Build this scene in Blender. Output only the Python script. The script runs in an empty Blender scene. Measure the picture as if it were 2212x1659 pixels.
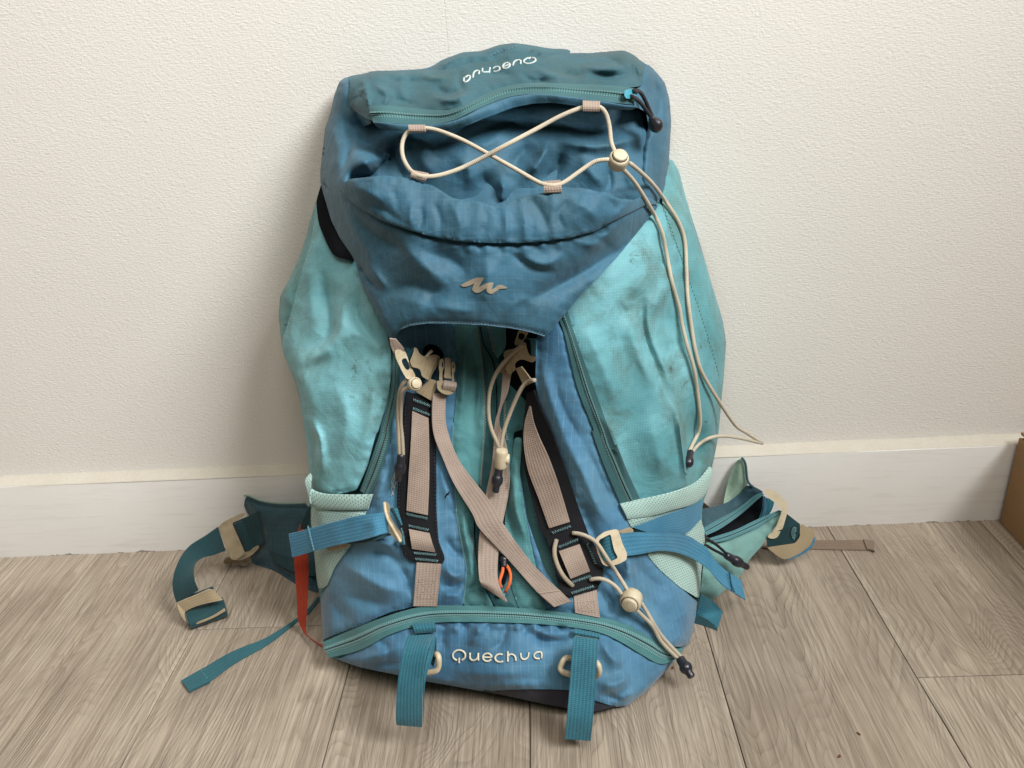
import bpy, bmesh, math, random
import numpy as np
from mathutils import Vector, Matrix
from mathutils.geometry import delaunay_2d_cdt

random.seed(4)
SC = bpy.context.scene
COL = SC.collection

# ------------------------------------------------------------------ camera
W_, H_ = 2212.0, 1659.0            # measuring frame of the photograph
FOC = 1730.0                       # focal length in that frame
CAM_D, CAM_H = 0.9775, 0.6758
YAW, PIT, ROL = -0.04296, 0.42315, -0.06292
_f = np.array([math.sin(YAW)*math.cos(PIT), math.cos(YAW)*math.cos(PIT), -math.sin(PIT)])
_r0 = np.array([math.cos(YAW), -math.sin(YAW), 0.0]); _u0 = np.cross(_r0, _f)
CR = math.cos(ROL)*_r0 + math.sin(ROL)*_u0
CU = -math.sin(ROL)*_r0 + math.cos(ROL)*_u0
CF = _f
CO = np.array([0.0, -CAM_D, CAM_H])
cd = bpy.data.cameras.new('camera'); cam = bpy.data.objects.new('camera', cd); COL.objects.link(cam)
m4 = Matrix.Identity(4)
for i in range(3):
    m4[i][0] = CR[i]; m4[i][1] = CU[i]; m4[i][2] = -CF[i]; m4[i][3] = CO[i]
cam.matrix_world = m4
cd.sensor_width = 36.0; cd.lens = 36.0*FOC/W_; cd.clip_start = 0.02; cd.clip_end = 60
SC.camera = cam

# ------------------------------------------------------------------ world, lamps, exposure
wd = bpy.data.worlds.new('World'); SC.world = wd; wd.use_nodes = True
bg = wd.node_tree.nodes['Background']
bg.inputs[0].default_value = (1.0, 0.84, 0.66, 1); bg.inputs[1].default_value = 0.085
def area(name, loc, target, size, power, color, sizey=None, spread=180):
    l = bpy.data.lights.new(name, 'AREA'); l.shape = 'RECTANGLE'; l.size = size; l.size_y = sizey or size
    l.energy = power; l.color = color; l.spread = math.radians(spread)
    o = bpy.data.objects.new(name, l); COL.objects.link(o); o.location = loc
    o.rotation_euler = (Vector(target)-Vector(loc)).to_track_quat('-Z', 'Y').to_euler()
    return o
area('window_light', (1.62, -1.50, 2.55), (-0.90, 0.0, 0.58), 1.05, 28, (0.95, 0.98, 1.0), 1.0, 72)
area('room_bounce', (0.10, -1.75, 3.0), (-0.02, -0.12, 0.3), 1.5, 46, (1.0, 0.965, 0.905), 1.5, 180)
SC.view_settings.view_transform = 'Standard'; SC.view_settings.look = 'None'
SC.view_settings.exposure = 0.02; SC.view_settings.gamma = 1.0

# ------------------------------------------------------------------ geometry helpers
def A(p): return np.asarray(p, float)
def rays(uv):
    uv = A(uv).reshape(-1, 2)
    return CF[None]+((uv[:, 0]-W_/2)/FOC)[:, None]*CR[None]-((uv[:, 1]-H_/2)/FOC)[:, None]*CU[None]
def at(uv, d):                      # point of the place seen at uv, d metres out from the wall
    dr = rays(uv); d = np.broadcast_to(A(d), (len(dr),))
    k = (-d-CO[1])/dr[:, 1]
    return CO[None]+k[:, None]*dr
def floor_at(uv, z=0.0):
    dr = rays(uv); k = (z-CO[2])/dr[:, 2]
    return CO[None]+k[:, None]*dr
def floor_d(uv):
    dr = rays(uv)
    k = np.where(dr[:, 2] < -1e-3, -CO[2]/np.minimum(dr[:, 2], -1e-3), 1e3)
    return -(CO[1]+k*dr[:, 1])
def px2m(uv, d):                    # metres per measuring pixel at that depth
    p = at(uv, d)-CO[None]
    return float((p@CF)[0]/FOC)
def crop(x0, y0, w, ow=2212.0):     # a magnified view of the photograph -> measuring frame
    s = w/ow/1.82278
    def g(*pts): return [(x0/1.82278+x*s, y0/1.82278+y*s) for x, y in pts]
    return g
R1 = crop(1200, 100, 1600); R2 = crop(1000, 600, 1600); R3 = crop(2000, 600, 1200); R4 = crop(1400, 1200, 1200)
R5 = crop(1100, 1700, 1200); R6 = crop(2000, 1700, 1200); R7 = crop(1200, 2200, 1600); R8 = crop(600, 1800, 800, 1327)
RA = crop(2600, 1600, 1432); RB = crop(1500, 1300, 400); RC = crop(0, 1700, 1400, 1754); RD = crop(2600, 1900, 1432, 2114)
RE = crop(1900, 1200, 600); RH = crop(1750, 1000, 400)
L1 = crop(1050, 500, 600, 686); L2 = crop(2200, 800, 700, 1010); L3 = crop(1550, 2380, 950); L4 = crop(2700, 1780, 800); L5 = crop(1780, 180, 400)

def spline(P, n, closed=False):     # Catmull-Rom through P, n samples, evenly spaced
    P = A(P)
    if len(P) == 2 and not closed:
        t = np.linspace(0, 1, n)[:, None]; return P[0]*(1-t)+P[1]*t
    Q = np.vstack([P[-1:], P, P[:2]]) if closed else np.vstack([2*P[:1]-P[1:2], P, 2*P[-1:]-P[-2:-1]])
    out = []
    for i in range(len(Q)-3):
        a, b, c, d = Q[i:i+4]
        t = np.linspace(0, 1, 14, endpoint=False)[:, None]
        out.append(0.5*(2*b+(c-a)*t+(2*a-5*b+4*c-d)*t*t+(3*b-a-3*c+d)*t**3))
    out = np.vstack(out+([] if closed else [P[-1:]]))
    if closed: out = np.vstack([out, out[:1]])
    s = np.r_[0, np.cumsum(np.linalg.norm(np.diff(out, axis=0), axis=1))]
    t = np.linspace(0, s[-1], n+1)[:-1] if closed else np.linspace(0, s[-1], n)
    return np.stack([np.interp(t, s, out[:, k]) for k in range(out.shape[1])], 1)
def densify(P, step, closed):
    P = A(P)
    if closed: P = np.vstack([P, P[:1]])
    s = np.r_[0, np.cumsum(np.linalg.norm(np.diff(P, axis=0), axis=1))]
    n = max(int(round(s[-1]/step)), 4)
    t = np.linspace(0, s[-1], n+1)
    if closed: t = t[:-1]
    return np.stack([np.interp(t, s, P[:, 0]), np.interp(t, s, P[:, 1])], 1)
def loop(P, step=5, smooth=2):
    L = densify(P, step, True)
    for _ in range(smooth):
        L = 0.5*L+0.25*(np.roll(L, 1, 0)+np.roll(L, -1, 0))
    return L
def inside(pts, poly):
    x, y = pts[:, 0], pts[:, 1]; c = np.zeros(len(pts), bool); n = len(poly)
    for i in range(n):
        x1, y1 = poly[i]; x2, y2 = poly[(i+1) % n]
        if y1 == y2: continue
        m = (y1 > y) != (y2 > y)
        c ^= m & (x < (x2-x1)*(y-y1)/(y2-y1)+x1)
    return c
def dist_poly(pts, P, closed=False):  # distance to a polyline, and arclength of the nearest point
    P = A(P)
    if closed: P = np.vstack([P, P[:1]])
    best = np.full(len(pts), 1e9); arc = np.zeros(len(pts)); s0 = 0.0
    for a, b in zip(P[:-1], P[1:]):
        e = b-a; L = np.hypot(*e)
        if L < 1e-9: continue
        t = np.clip(((pts-a)@e)/(L*L), 0, 1)
        d = np.hypot(pts[:, 0]-a[0]-t*e[0], pts[:, 1]-a[1]-t*e[1])
        m = d < best; best[m] = d[m]; arc[m] = s0+t[m]*L; s0 += L
    return best, arc, s0
_rs = np.random.RandomState(11)
_perm = np.r_[_rs.permutation(256), np.zeros(0, int)]
_g2 = np.stack([np.cos(np.linspace(0, 2*np.pi, 256)*97), np.sin(np.linspace(0, 2*np.pi, 256)*97)], 1)
def pn(x, y, seed=0):               # gradient noise
    x = np.asarray(x, float); y = np.asarray(y, float)
    xi = np.floor(x).astype(int); yi = np.floor(y).astype(int); xf = x-xi; yf = y-yi
    def g(ix, iy, fx, fy):
        h = _perm[(_perm[(_perm[(ix+seed*17) & 255]+iy) & 255]+seed) & 255]
        return _g2[h, 0]*fx+_g2[h, 1]*fy
    u = xf**3*(xf*(xf*6-15)+10); v = yf**3*(yf*(yf*6-15)+10)
    a = g(xi, yi, xf, yf); b = g(xi+1, yi, xf-1, yf); c = g(xi, yi+1, xf, yf-1); d = g(xi+1, yi+1, xf-1, yf-1)
    return (a*(1-u)+b*u)*(1-v)+(c*(1-u)+d*u)*v

class Field:                        # how far the cloth stands out from the wall
    def __init__(s, ctrl, lam=0.0, wr=0.0010, clampf=True):
        C = A(ctrl); s.p = C[:, :2]/500.0; n = len(C)
        K = s.k(s.p, s.p)+lam*np.eye(n); Pm = np.c_[np.ones(n), s.p]
        M = np.block([[K, Pm], [Pm.T, np.zeros((3, 3))]])
        s.w = np.linalg.solve(M, np.r_[C[:, 2], 0, 0, 0]); s.folds = []; s.gain = 1.5; s.wr = wr*1.0; s.clampf = clampf
    @staticmethod
    def k(a, b):
        r2 = ((a[:, None]-b[None])**2).sum(2); return 0.5*r2*np.log(r2+1e-12)
    def base(s, uv):
        uv = A(uv).reshape(-1, 2); q = uv/500.0
        return s.k(q, s.p)@s.w[:-3]+np.c_[np.ones(len(q)), q]@s.w[-3:]
    def fold(s, pts, w, h, taper=True): s.folds.append((spline(pts, 10) if len(pts) > 2 else A(pts), w, h*0.001, taper))
    def disp(s, uv):
        uv = A(uv).reshape(-1, 2); o = np.zeros(len(uv))
        for P, w, h, tp in s.folds:
            lo = P.min(0)-3*w; hi = P.max(0)+3*w
            m = np.where(((uv > lo) & (uv < hi)).all(1))[0]
            if not len(m): continue
            d, a, L = dist_poly(uv[m], P)
            g = np.exp(-(d/(w*0.95))**1.4)
            if tp: g = g*np.clip(np.minimum(a, L-a)/(0.35*L)+0.15, 0, 1)
            o[m] += h*g*s.gain
        x, y = uv[:, 0], uv[:, 1]
        if s.wr:
            wx = x+30*pn(x/120, y/120, 5); wy = y+30*pn(x/120, y/120, 6)
            o += s.wr*(2.4*pn(wx/95, wy/110, 1)+2.2*(0.3-np.abs(pn(wx/70, wy/95, 9)))+0.9*pn(wx/45, wy/60, 2)+1.3*(0.3-np.abs(pn(wx/34, wy/40, 10)))+0.45*pn(wx/22, wy/26, 3)+0.18*pn(x/9, y/10, 4))
        return o
    def d(s, uv, off=0.0, fl=True):
        uv = A(uv).reshape(-1, 2)
        v = s.base(uv)+s.disp(uv)+off
        if s.clampf and fl: v = np.maximum(v, floor_d(uv)+0.0015)
        return v

def mesh_obj(name, V, F, mat, parent=None, uv=None, smooth=True):
    me = bpy.data.meshes.new(name); me.from_pydata([tuple(v) for v in V], [], F)
    if uv is not None:
        l = me.uv_layers.new(name='UVMap'); idx = np.empty(len(me.loops), int); me.loops.foreach_get('vertex_index', idx)
        l.data.foreach_set('uv', A(uv)[idx].astype(np.float32).ravel())
    if smooth: me.polygons.foreach_set('use_smooth', np.ones(len(me.polygons), bool))
    if mat: me.materials.append(mat)
    me.validate()
    o = bpy.data.objects.new(name, me); COL.objects.link(o)
    if parent is not None: o.parent = parent; o.matrix_parent_inverse = parent.matrix_world.inverted()
    return o
def patch(name, poly, F, off, mat, parent, step=5, smooth=2, skirt=0.004, skirt_to=None, drop=0.0025, dropw=7, puck=0.0, puckw=14, pwl=16,
          rnd=None, rot=0.0, seed=0, hem=0.0, extra=None):
    """cloth panel: outline poly in the measuring frame, standing on field F"""
    L = loop(poly, step, smooth); n = len(L)
    lo, hi = L.min(0), L.max(0)
    gx = np.arange(lo[0], hi[0], step); gy = np.arange(lo[1], hi[1], step*0.87)
    G = np.array([(x+(step*.5 if j % 2 else 0), y) for j, y in enumerate(gy) for x in gx])
    G = G[inside(G, L)]
    dd, aa, LL = dist_poly(G, L, True)
    k = dd > step*0.55; G, dd, aa = G[k], dd[k], aa[k]
    P = np.vstack([L, G])
    vs, es, fs, ov, _, _ = delaunay_2d_cdt([Vector(p) for p in P], [(i, (i+1) % n) for i in range(n)], [], 0, 1e-5)
    P2 = A([(v.x, v.y) for v in vs])
    T = A([f for f in fs if len(f) == 3]).astype(int)
    T = T[inside(P2[T].mean(1), L)]
    dist, arc, _ = dist_poly(P2, L, True)
    d = F.d(P2, off)
    d = d-drop*np.exp(-(dist/dropw)**2)
    if hem: d = d+hem*np.exp(-((dist-3.5)/3.0)**2)
    if puck:
        ph = arc/pwl+2.0*pn(arc/70, arc*0+seed*3.3, 7)
        d = d+puck*(np.sin(ph*2*np.pi*0.5)*0.6+pn(arc/pwl, dist/60+seed, 8)*1.4)*np.exp(-(dist/puckw)**1.5)*np.clip(dist/4, 0, 1)
    if rnd: d = d-rnd[1]*(1-np.sqrt(1-(1-np.clip(dist_poly(P2, rnd[2])[0]/rnd[0], 0, 1))**2))
    if extra: d = d+extra(P2)
    if F.clampf: d = np.maximum(d, floor_d(P2)+0.001)
    V = at(P2, d)
    # ring going back from the edge
    bi = np.where(dist < 1e-3)[0]; order = bi[np.argsort(arc[bi])]
    B = V[order].copy()
    if skirt_to is not None:
        B[:, 1] = np.maximum(B[:, 1], -skirt_to)
    else:
        dr = B-CO[None]; dr /= np.linalg.norm(dr, axis=1)[:, None]; B = B+dr*skirt
        B[:, 2] = np.maximum(B[:, 2], 0.0004)
    V0 = at(P2, F.base(P2)+off); c = V0.mean(0); _, _, vt = np.linalg.svd(V0-c, full_matrices=False); nn = vt[2]
    ux = np.array([1., 0, 0]); ux = ux-nn*(ux@nn); ux /= np.linalg.norm(ux); uy = np.cross(nn, ux)
    if uy[2] < 0: uy = -uy
    ca, sa = math.cos(rot), math.sin(rot)
    def uvof(X):
        a, b = (X-c)@ux, (X-c)@uy; return np.stack([a*ca-b*sa, a*sa+b*ca], 1)
    nv = len(V); k = len(order)
    # orient outwards (towards the viewer)
    t0 = T[0]; nrm = np.cross(V[T[:, 1]]-V[T[:, 0]], V[T[:, 2]]-V[T[:, 0]])
    flip = (nrm*(CO[None]-V[T[:, 0]])).sum(1) < 0
    T[flip] = T[flip][:, ::-1]
    faces = [tuple(map(int, t)) for t in T]
    for i in range(k):
        j = (i+1) % k
        faces.append((nv+k+i, nv+i, nv+j, nv+k+j))
    VV = np.vstack([V, B, V[order]])
    return mesh_obj(name, VV, faces, mat, parent, np.vstack([uvof(V0), uvof(V0[order])+0.002, uvof(V0[order])]))
def normals_of(Gd):
    du = np.gradient(Gd, axis=0); dv = np.gradient(Gd, axis=1)
    n = np.cross(du, dv); n /= (np.linalg.norm(n, axis=2, keepdims=True)+1e-12)
    return n
def grid_solid(name, Gd, th, mat, parent, uv, prof=None):
    n, m = Gd.shape[:2]
    N = normals_of(Gd)
    s = np.sign((N*(CO-Gd)).sum(2).mean()); N = N*(s if s else 1)
    T = Gd+(N*prof[None, :, None] if prof is not None else 0)
    Bm = Gd-N*th
    V = np.vstack([T.reshape(-1, 3), Bm.reshape(-1, 3)]); o = n*m
    V[:, 2] = np.maximum(V[:, 2], 0.0004)
    F = []
    for i in range(n-1):
        for j in range(m-1):
            a = i*m+j; F.append((a, a+1, a+m+1, a+m)); F.append((o+a, o+a+m, o+a+m+1, o+a+1))
    for i in range(n-1):
        for j0 in (0, m-1):
            a = i*m+j0; F.append((a, a+m, o+a+m, o+a) if j0 == 0 else (a+m, a, o+a, o+a+m))
    for j in range(m-1):
        for i0 in (0, n-1):
            a = i0*m+j; F.append((a+1, a, o+a, o+a+1) if i0 == 0 else (a, a+1, o+a+1, o+a))
    U = uv.reshape(-1, 2)
    ob = mesh_obj(name, V, F, mat, parent, np.vstack([U, U]))
    md = ob.modifiers.new('edge', 'EDGE_SPLIT'); md.split_angle = math.radians(50)
    return ob
def ribbon(name, Lp, Rp, F, off, mat, parent, th=0.0012, n=None, m=5, prof=None, wob=0.0, smooth=True, fl=True, waves=0.0, lift=0.0008):
    """webbing between a left and a right edge; F is a Field or None (then off holds distances from the wall)"""
    Lp, Rp = A(Lp), A(Rp)
    offs = np.broadcast_to(A(off), (len(Lp),)) if np.ndim(off) < 2 else None
    oL = offs if offs is not None else A(off)[0]; oR = offs if offs is not None else A(off)[1]
    if n is None: n = int(max(8, np.linalg.norm(np.diff((Lp+Rp)/2, axis=0), axis=1).sum()/5))
    both = np.c_[Lp, Rp, oL, oR]
    if smooth and len(Lp) > 2:
        Q = np.vstack([2*both[:1]-both[1:2], both, 2*both[-1:]-both[-2:-1]]); out = []
        for i in range(len(Q)-3):
            a, b, c, d = Q[i:i+4]; t = np.linspace(0, 1, 16, endpoint=False)[:, None]
            out.append(0.5*(2*b+(c-a)*t+(2*a-5*b+4*c-d)*t*t+(3*b-a-3*c+d)*t**3))
        both = np.vstack(out+[both[-1:]])
    mid = (both[:, :2]+both[:, 2:4])/2
    s = np.r_[0, np.cumsum(np.linalg.norm(np.diff(mid, axis=0), axis=1)+1e-6)]
    t = np.linspace(0, s[-1], n); both = np.stack([np.interp(t, s, both[:, k]) for k in range(6)], 1)
    w = np.linspace(0, 1, m)
    UV = both[:, None, :2]*(1-w)[None, :, None]+both[:, None, 2:4]*w[None, :, None]
    if wob:
        UV = UV+wob*np.stack([pn(t/38, t*0+3.3, 2), pn(t/38, t*0+9.1, 3)], 1)[:, None, :]
    O = both[:, None, 4]*(1-w)+both[:, None, 5]*w
    if waves: O = O+waves*pn(t/35, t*0+both[0, 0], 4)[:, None]
    q = UV.reshape(-1, 2)
    d = (F.d(q, 0, fl) if F is not None else 0)+O.ravel()
    d = np.maximum(d, floor_d(q)+lift)
    Gd = at(q, d).reshape(n, m, 3)
    # soften the small cloth wrinkles a stiff strap would bridge
    for _ in range(3): Gd[1:-1] = 0.5*Gd[1:-1]+0.25*(Gd[:-2]+Gd[2:])
    vl = np.r_[0, np.cumsum(np.linalg.norm(np.diff(Gd[:, m//2], axis=0), axis=1))]
    wl = np.linalg.norm(Gd[:, -1]-Gd[:, 0], axis=1).mean()
    uv = np.stack(np.broadcast_arrays(((w-0.5)*wl)[None, :], vl[:, None]), 2)
    return grid_solid(name, Gd, th, mat, parent, uv, prof)
def frames(P):
    T = np.gradient(P, axis=0); T /= np.linalg.norm(T, axis=1)[:, None]+1e-12
    n = np.cross(T[0], CF); n /= np.linalg.norm(n)+1e-12; Ns = []
    for t in T:
        n = n-t*(n@t); n /= np.linalg.norm(n)+1e-12; Ns.append(n)
    Ns = A(Ns); return T, Ns, np.cross(T, Ns)
def tube_geo(P, r, seg=8):
    P = A(P); n = len(P); r = np.broadcast_to(A(r), (n,)); T, N, B = frames(P)
    a = np.arange(seg)*2*np.pi/seg
    V = P[:, None]+r[:, None, None]*(np.cos(a)[None, :, None]*N[:, None]+np.sin(a)[None, :, None]*B[:, None])
    V = np.vstack([V.reshape(-1, 3), P[:1], P[-1:]]); F = []
    for i in range(n-1):
        for j in range(seg):
            k = (j+1) % seg; F.append((i*seg+j, i*seg+k, (i+1)*seg+k, (i+1)*seg+j))
    for j in range(seg):
        k = (j+1) % seg; F.append((n*seg, k, j)); F.append((n*seg+1, (n-1)*seg+j, (n-1)*seg+k))
    s = np.r_[0, np.cumsum(np.linalg.norm(np.diff(P, axis=0), axis=1))]
    uv = np.stack(np.broadcast_arrays((a/(2*np.pi))[None]*0.012, s[:, None]), 2).reshape(-1, 2)
    return V, F, np.vstack([uv, [[0, 0], [0, s[-1]]]])
def tube(name, P, r, mat, parent, seg=8):
    V, F, uv = tube_geo(P, r, seg); return mesh_obj(name, V, F, mat, parent, uv)
def many_tubes(name, Ps, r, mat, parent, seg=5):
    VV, FF, UU, o = [], [], [], 0
    for P in Ps:
        V, F, uv = tube_geo(P, r, seg); VV.append(V); UU.append(uv); FF += [tuple(i+o for i in f) for f in F]; o += len(V)
    return mesh_obj(name, np.vstack(VV), FF, mat, parent, np.vstack(UU))
def cord(name, uv, F, off, mat, parent, r=0.0020, n=None):
    uv = A(uv); off = np.broadcast_to(A(off), (len(uv),))
    L = np.linalg.norm(np.diff(uv, axis=0), axis=1).sum(); n = n or int(max(10, L/5))
    S = spline(np.c_[uv, off*1000], n); q = S[:, :2]
    d = (F.d(q) if F is not None else 0)+S[:, 2]/1000
    d = np.maximum(d, floor_d(q)+r)
    P = at(q, d)
    for _ in range(4): P[1:-1] = 0.5*P[1:-1]+0.25*(P[:-2]+P[2:])
    return tube(name, P, r, mat, parent)
def stitches(name, uv, F, off, mat, parent, dash=5, gap=3, r=0.00035, zig=0.0, zl=6):
    P = densify(uv, 1.0, False); n = len(P); T = np.gradient(P, axis=0); T /= np.linalg.norm(T, axis=1)[:, None]
    Nn = np.stack([-T[:, 1], T[:, 0]], 1); out = []
    if zig:
        idx = np.arange(0, n, max(1, int(zl/2))); q = P[idx]+Nn[idx]*zig*np.where(np.arange(len(idx)) % 2, 1, -1)[:, None]
        q = q+_rs.normal(0, 0.25, q.shape)
        out = [at(q, F.d(q, off))]
    else:
        i = 0
        while i+dash < n:
            q = P[i:i+dash:2]+_rs.normal(0, 0.2, 2); out.append(at(q, F.d(q, off))); i += dash+gap
    return many_tubes(name, out, r, mat, parent, 4)
def lathe(name, p0, p1, prof, mat, parent, seg=20, squash=1.0, sx=None):
    """prof: list of (position along p0->p1 in 0..1, radius)"""
    p0, p1 = A(p0), A(p1); ax = p1-p0; L = np.linalg.norm(ax); ax /= L
    n = np.cross(ax, [0.31, 0.2, 0.93]); n /= np.linalg.norm(n); b = np.cross(ax, n)
    if sx is not None:
        n = A(sx)-ax*(A(sx)@ax); n /= np.linalg.norm(n); b = np.cross(ax, n)
    a = np.arange(seg)*2*np.pi/seg; V = []
    for t, r in prof:
        V.append(p0+ax*(t*L)+r*(np.cos(a)[:, None]*n+squash*np.sin(a)[:, None]*b))
    V = np.vstack(V); F = []; k = len(prof)
    for i in range(k-1):
        for j in range(seg):
            q = (j+1) % seg; F.append((i*seg+j, i*seg+q, (i+1)*seg+q, (i+1)*seg+j))
    F.append(tuple(range(seg))[::-1]); F.append(tuple((k-1)*seg+j for j in range(seg)))
    ob = mesh_obj(name, V, F, mat, parent)
    md = ob.modifiers.new('edge', 'EDGE_SPLIT'); md.split_angle = math.radians(42)
    return ob
def slab(name, poly, dfun, th, mat, parent, holes=(), bev=0.0006, step=4, smooth=1, front=0.0):
    """moulded plate with rounded edges; dfun gives the distance from the wall of its front face"""
    Ls = [loop(poly, step, smooth)]+[loop(h, step, smooth) for h in holes]
    P = np.vstack(Ls); E = []; o = 0
    for L in Ls:
        n = len(L); E += [(o+i, o+(i+1) % n) for i in range(n)]; o += n
    vs, es, fs, ov, _, _ = delaunay_2d_cdt([Vector(p) for p in P], E, [], 0, 1e-5)
    P2 = A([(v.x, v.y) for v in vs]); T = A([f for f in fs if len(f) == 3]).astype(int); c = P2[T].mean(1)
    k = inside(c, Ls[0])
    for h in Ls[1:]: k &= ~inside(c, h)
    T = T[k]; d = dfun(P2)
    d = np.maximum(d, floor_d(P2)+th*1.1)
    V = at(P2, d); dr = V-CO[None]; dr /= np.linalg.norm(dr, axis=1)[:, None]
    B = V+dr*th
    nrm = np.cross(V[T[:, 1]]-V[T[:, 0]], V[T[:, 2]]-V[T[:, 0]])
    fl = (nrm*(CO[None]-V[T[:, 0]])).sum(1) < 0; T[fl] = T[fl][:, ::-1]
    F = [tuple(map(int, t)) for t in T]; nv = len(V); F += [tuple(int(i)+nv for i in t[::-1]) for t in T]
    cnt = {}
    for t in T:
        for a, b in ((t[0], t[1]), (t[1], t[2]), (t[2], t[0])): cnt[(int(a), int(b))] = 1
    for (a, b) in cnt:
        if (b, a) not in cnt: F.append((b, a, nv+a, nv+b))
    ob = mesh_obj(name, np.vstack([V, B]), F, mat, parent, smooth=False)
    if bev:
        md = ob.modifiers.new('bevel', 'BEVEL'); md.width = bev; md.segments = 2; md.limit_method = 'ANGLE'; md.angle_limit = math.radians(50)
    for p in ob.data.polygons: p.use_smooth = False
    return ob
def plane_d(F, c, off, gx=0.0, gy=0.0):   # a stiff piece lying on the cloth at c
    c = A(c); e = 12.0
    b = F.base([c, c+[e, 0], c+[0, e]]) if F is not None else A([0, 0, 0])
    g = A([(b[1]-b[0])/e+gx, (b[2]-b[0])/e+gy])
    return lambda P: b[0]+off+(P-c)@g

# ------------------------------------------------------------------ materials
def srgb(r, g, b):
    f = lambda c: (c/255/12.92 if c/255 <= 0.04045 else ((c/255+0.055)/1.055)**2.4)
    return (f(r), f(g), f(b), 1.0)
class NT:
    def __init__(s, name):
        s.m = bpy.data.materials.new(name); s.m.use_nodes = True; s.t = s.m.node_tree; s.N = s.t.nodes; s.L = s.t.links
        s.b = s.N['Principled BSDF']
    def n(s, typ, **kw):
        o = s.N.new('ShaderNode'+typ)
        for k, v in kw.items():
            if k.startswith('i_'):
                key = k[2:]; key = int(key) if key.isdigit() else key.replace('_', ' ')
                if hasattr(v, 'is_output') or isinstance(v, bpy.types.NodeSocket): s.L.new(v, o.inputs[key])
                else: o.inputs[key].default_value = v
            else: setattr(o, k, v)
        return o
    def math(s, op, a, b=0.0, c=None):
        o = s.N.new('ShaderNodeMath'); o.operation = op
        for i, v in enumerate((a, b) if c is None else (a, b, c)):
            if isinstance(v, bpy.types.NodeSocket): s.L.new(v, o.inputs[i])
            else: o.inputs[i].default_value = v
        return o.outputs[0]
    def mix(s, fac, a, b, mode='MIX'):
        o = s.N.new('ShaderNodeMix'); o.data_type = 'RGBA'; o.blend_type = mode
        for i, v in ((0, fac), (6, a), (7, b)):
            if isinstance(v, bpy.types.NodeSocket): s.L.new(v, o.inputs[i])
            else: o.inputs[i].default_value = v
        return o.outputs[2]
    def ramp(s, fac, stops):
        o = s.N.new('ShaderNodeValToRGB'); s.L.new(fac, o.inputs[0]); e = o.color_ramp.elements
        while len(e) < len(stops): e.new(0.5)
        for k, (p, c) in enumerate(stops):
            e[k].position = p; e[k].color = c if len(c) == 4 else (*c, 1)
        return o.outputs[0]
    def noise(s, vec, scale, detail=2.0, rough=0.5, dist=0.0):
        o = s.n('TexNoise'); s.L.new(vec, o.inputs['Vector'])
        o.inputs['Scale'].default_value = scale; o.inputs['Detail'].default_value = detail
        o.inputs['Roughness'].default_value = rough; o.inputs['Distortion'].default_value = dist
        return o.outputs[0]
    def mapping(s, vec, scale=(1, 1, 1), loc=(0, 0, 0), rot=(0, 0, 0)):
        o = s.n('Mapping'); s.L.new(vec, o.inputs[0]); o.inputs[1].default_value = loc; o.inputs[2].default_value = rot; o.inputs[3].default_value = scale
        return o.outputs[0]
    def bump(s, h, strength, dist, prev=None):
        o = s.n('Bump'); s.L.new(h, o.inputs['Height']); o.inputs['Strength'].default_value = strength; o.inputs['Distance'].default_value = dist
        if prev is not None: s.L.new(prev, o.inputs['Normal'])
        return o.outputs[0]
    def out(s, color=None, rough=None, normal=None, **kw):
        for key, v in (('Base Color', color), ('Roughness', rough), ('Normal', normal)):
            if v is None: continue
            if isinstance(v, bpy.types.NodeSocket): s.L.new(v, s.b.inputs[key])
            else: s.b.inputs[key].default_value = v
        for k, v in kw.items(): s.b.inputs[k.replace('_', ' ')].default_value = v
        return s.m
def lines(t, comp, period, width):   # 1 on thin lines every period metres
    f = t.math('FRACT', t.math('DIVIDE', comp, period))
    return t.math('LESS_THAN', f, width)
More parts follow.
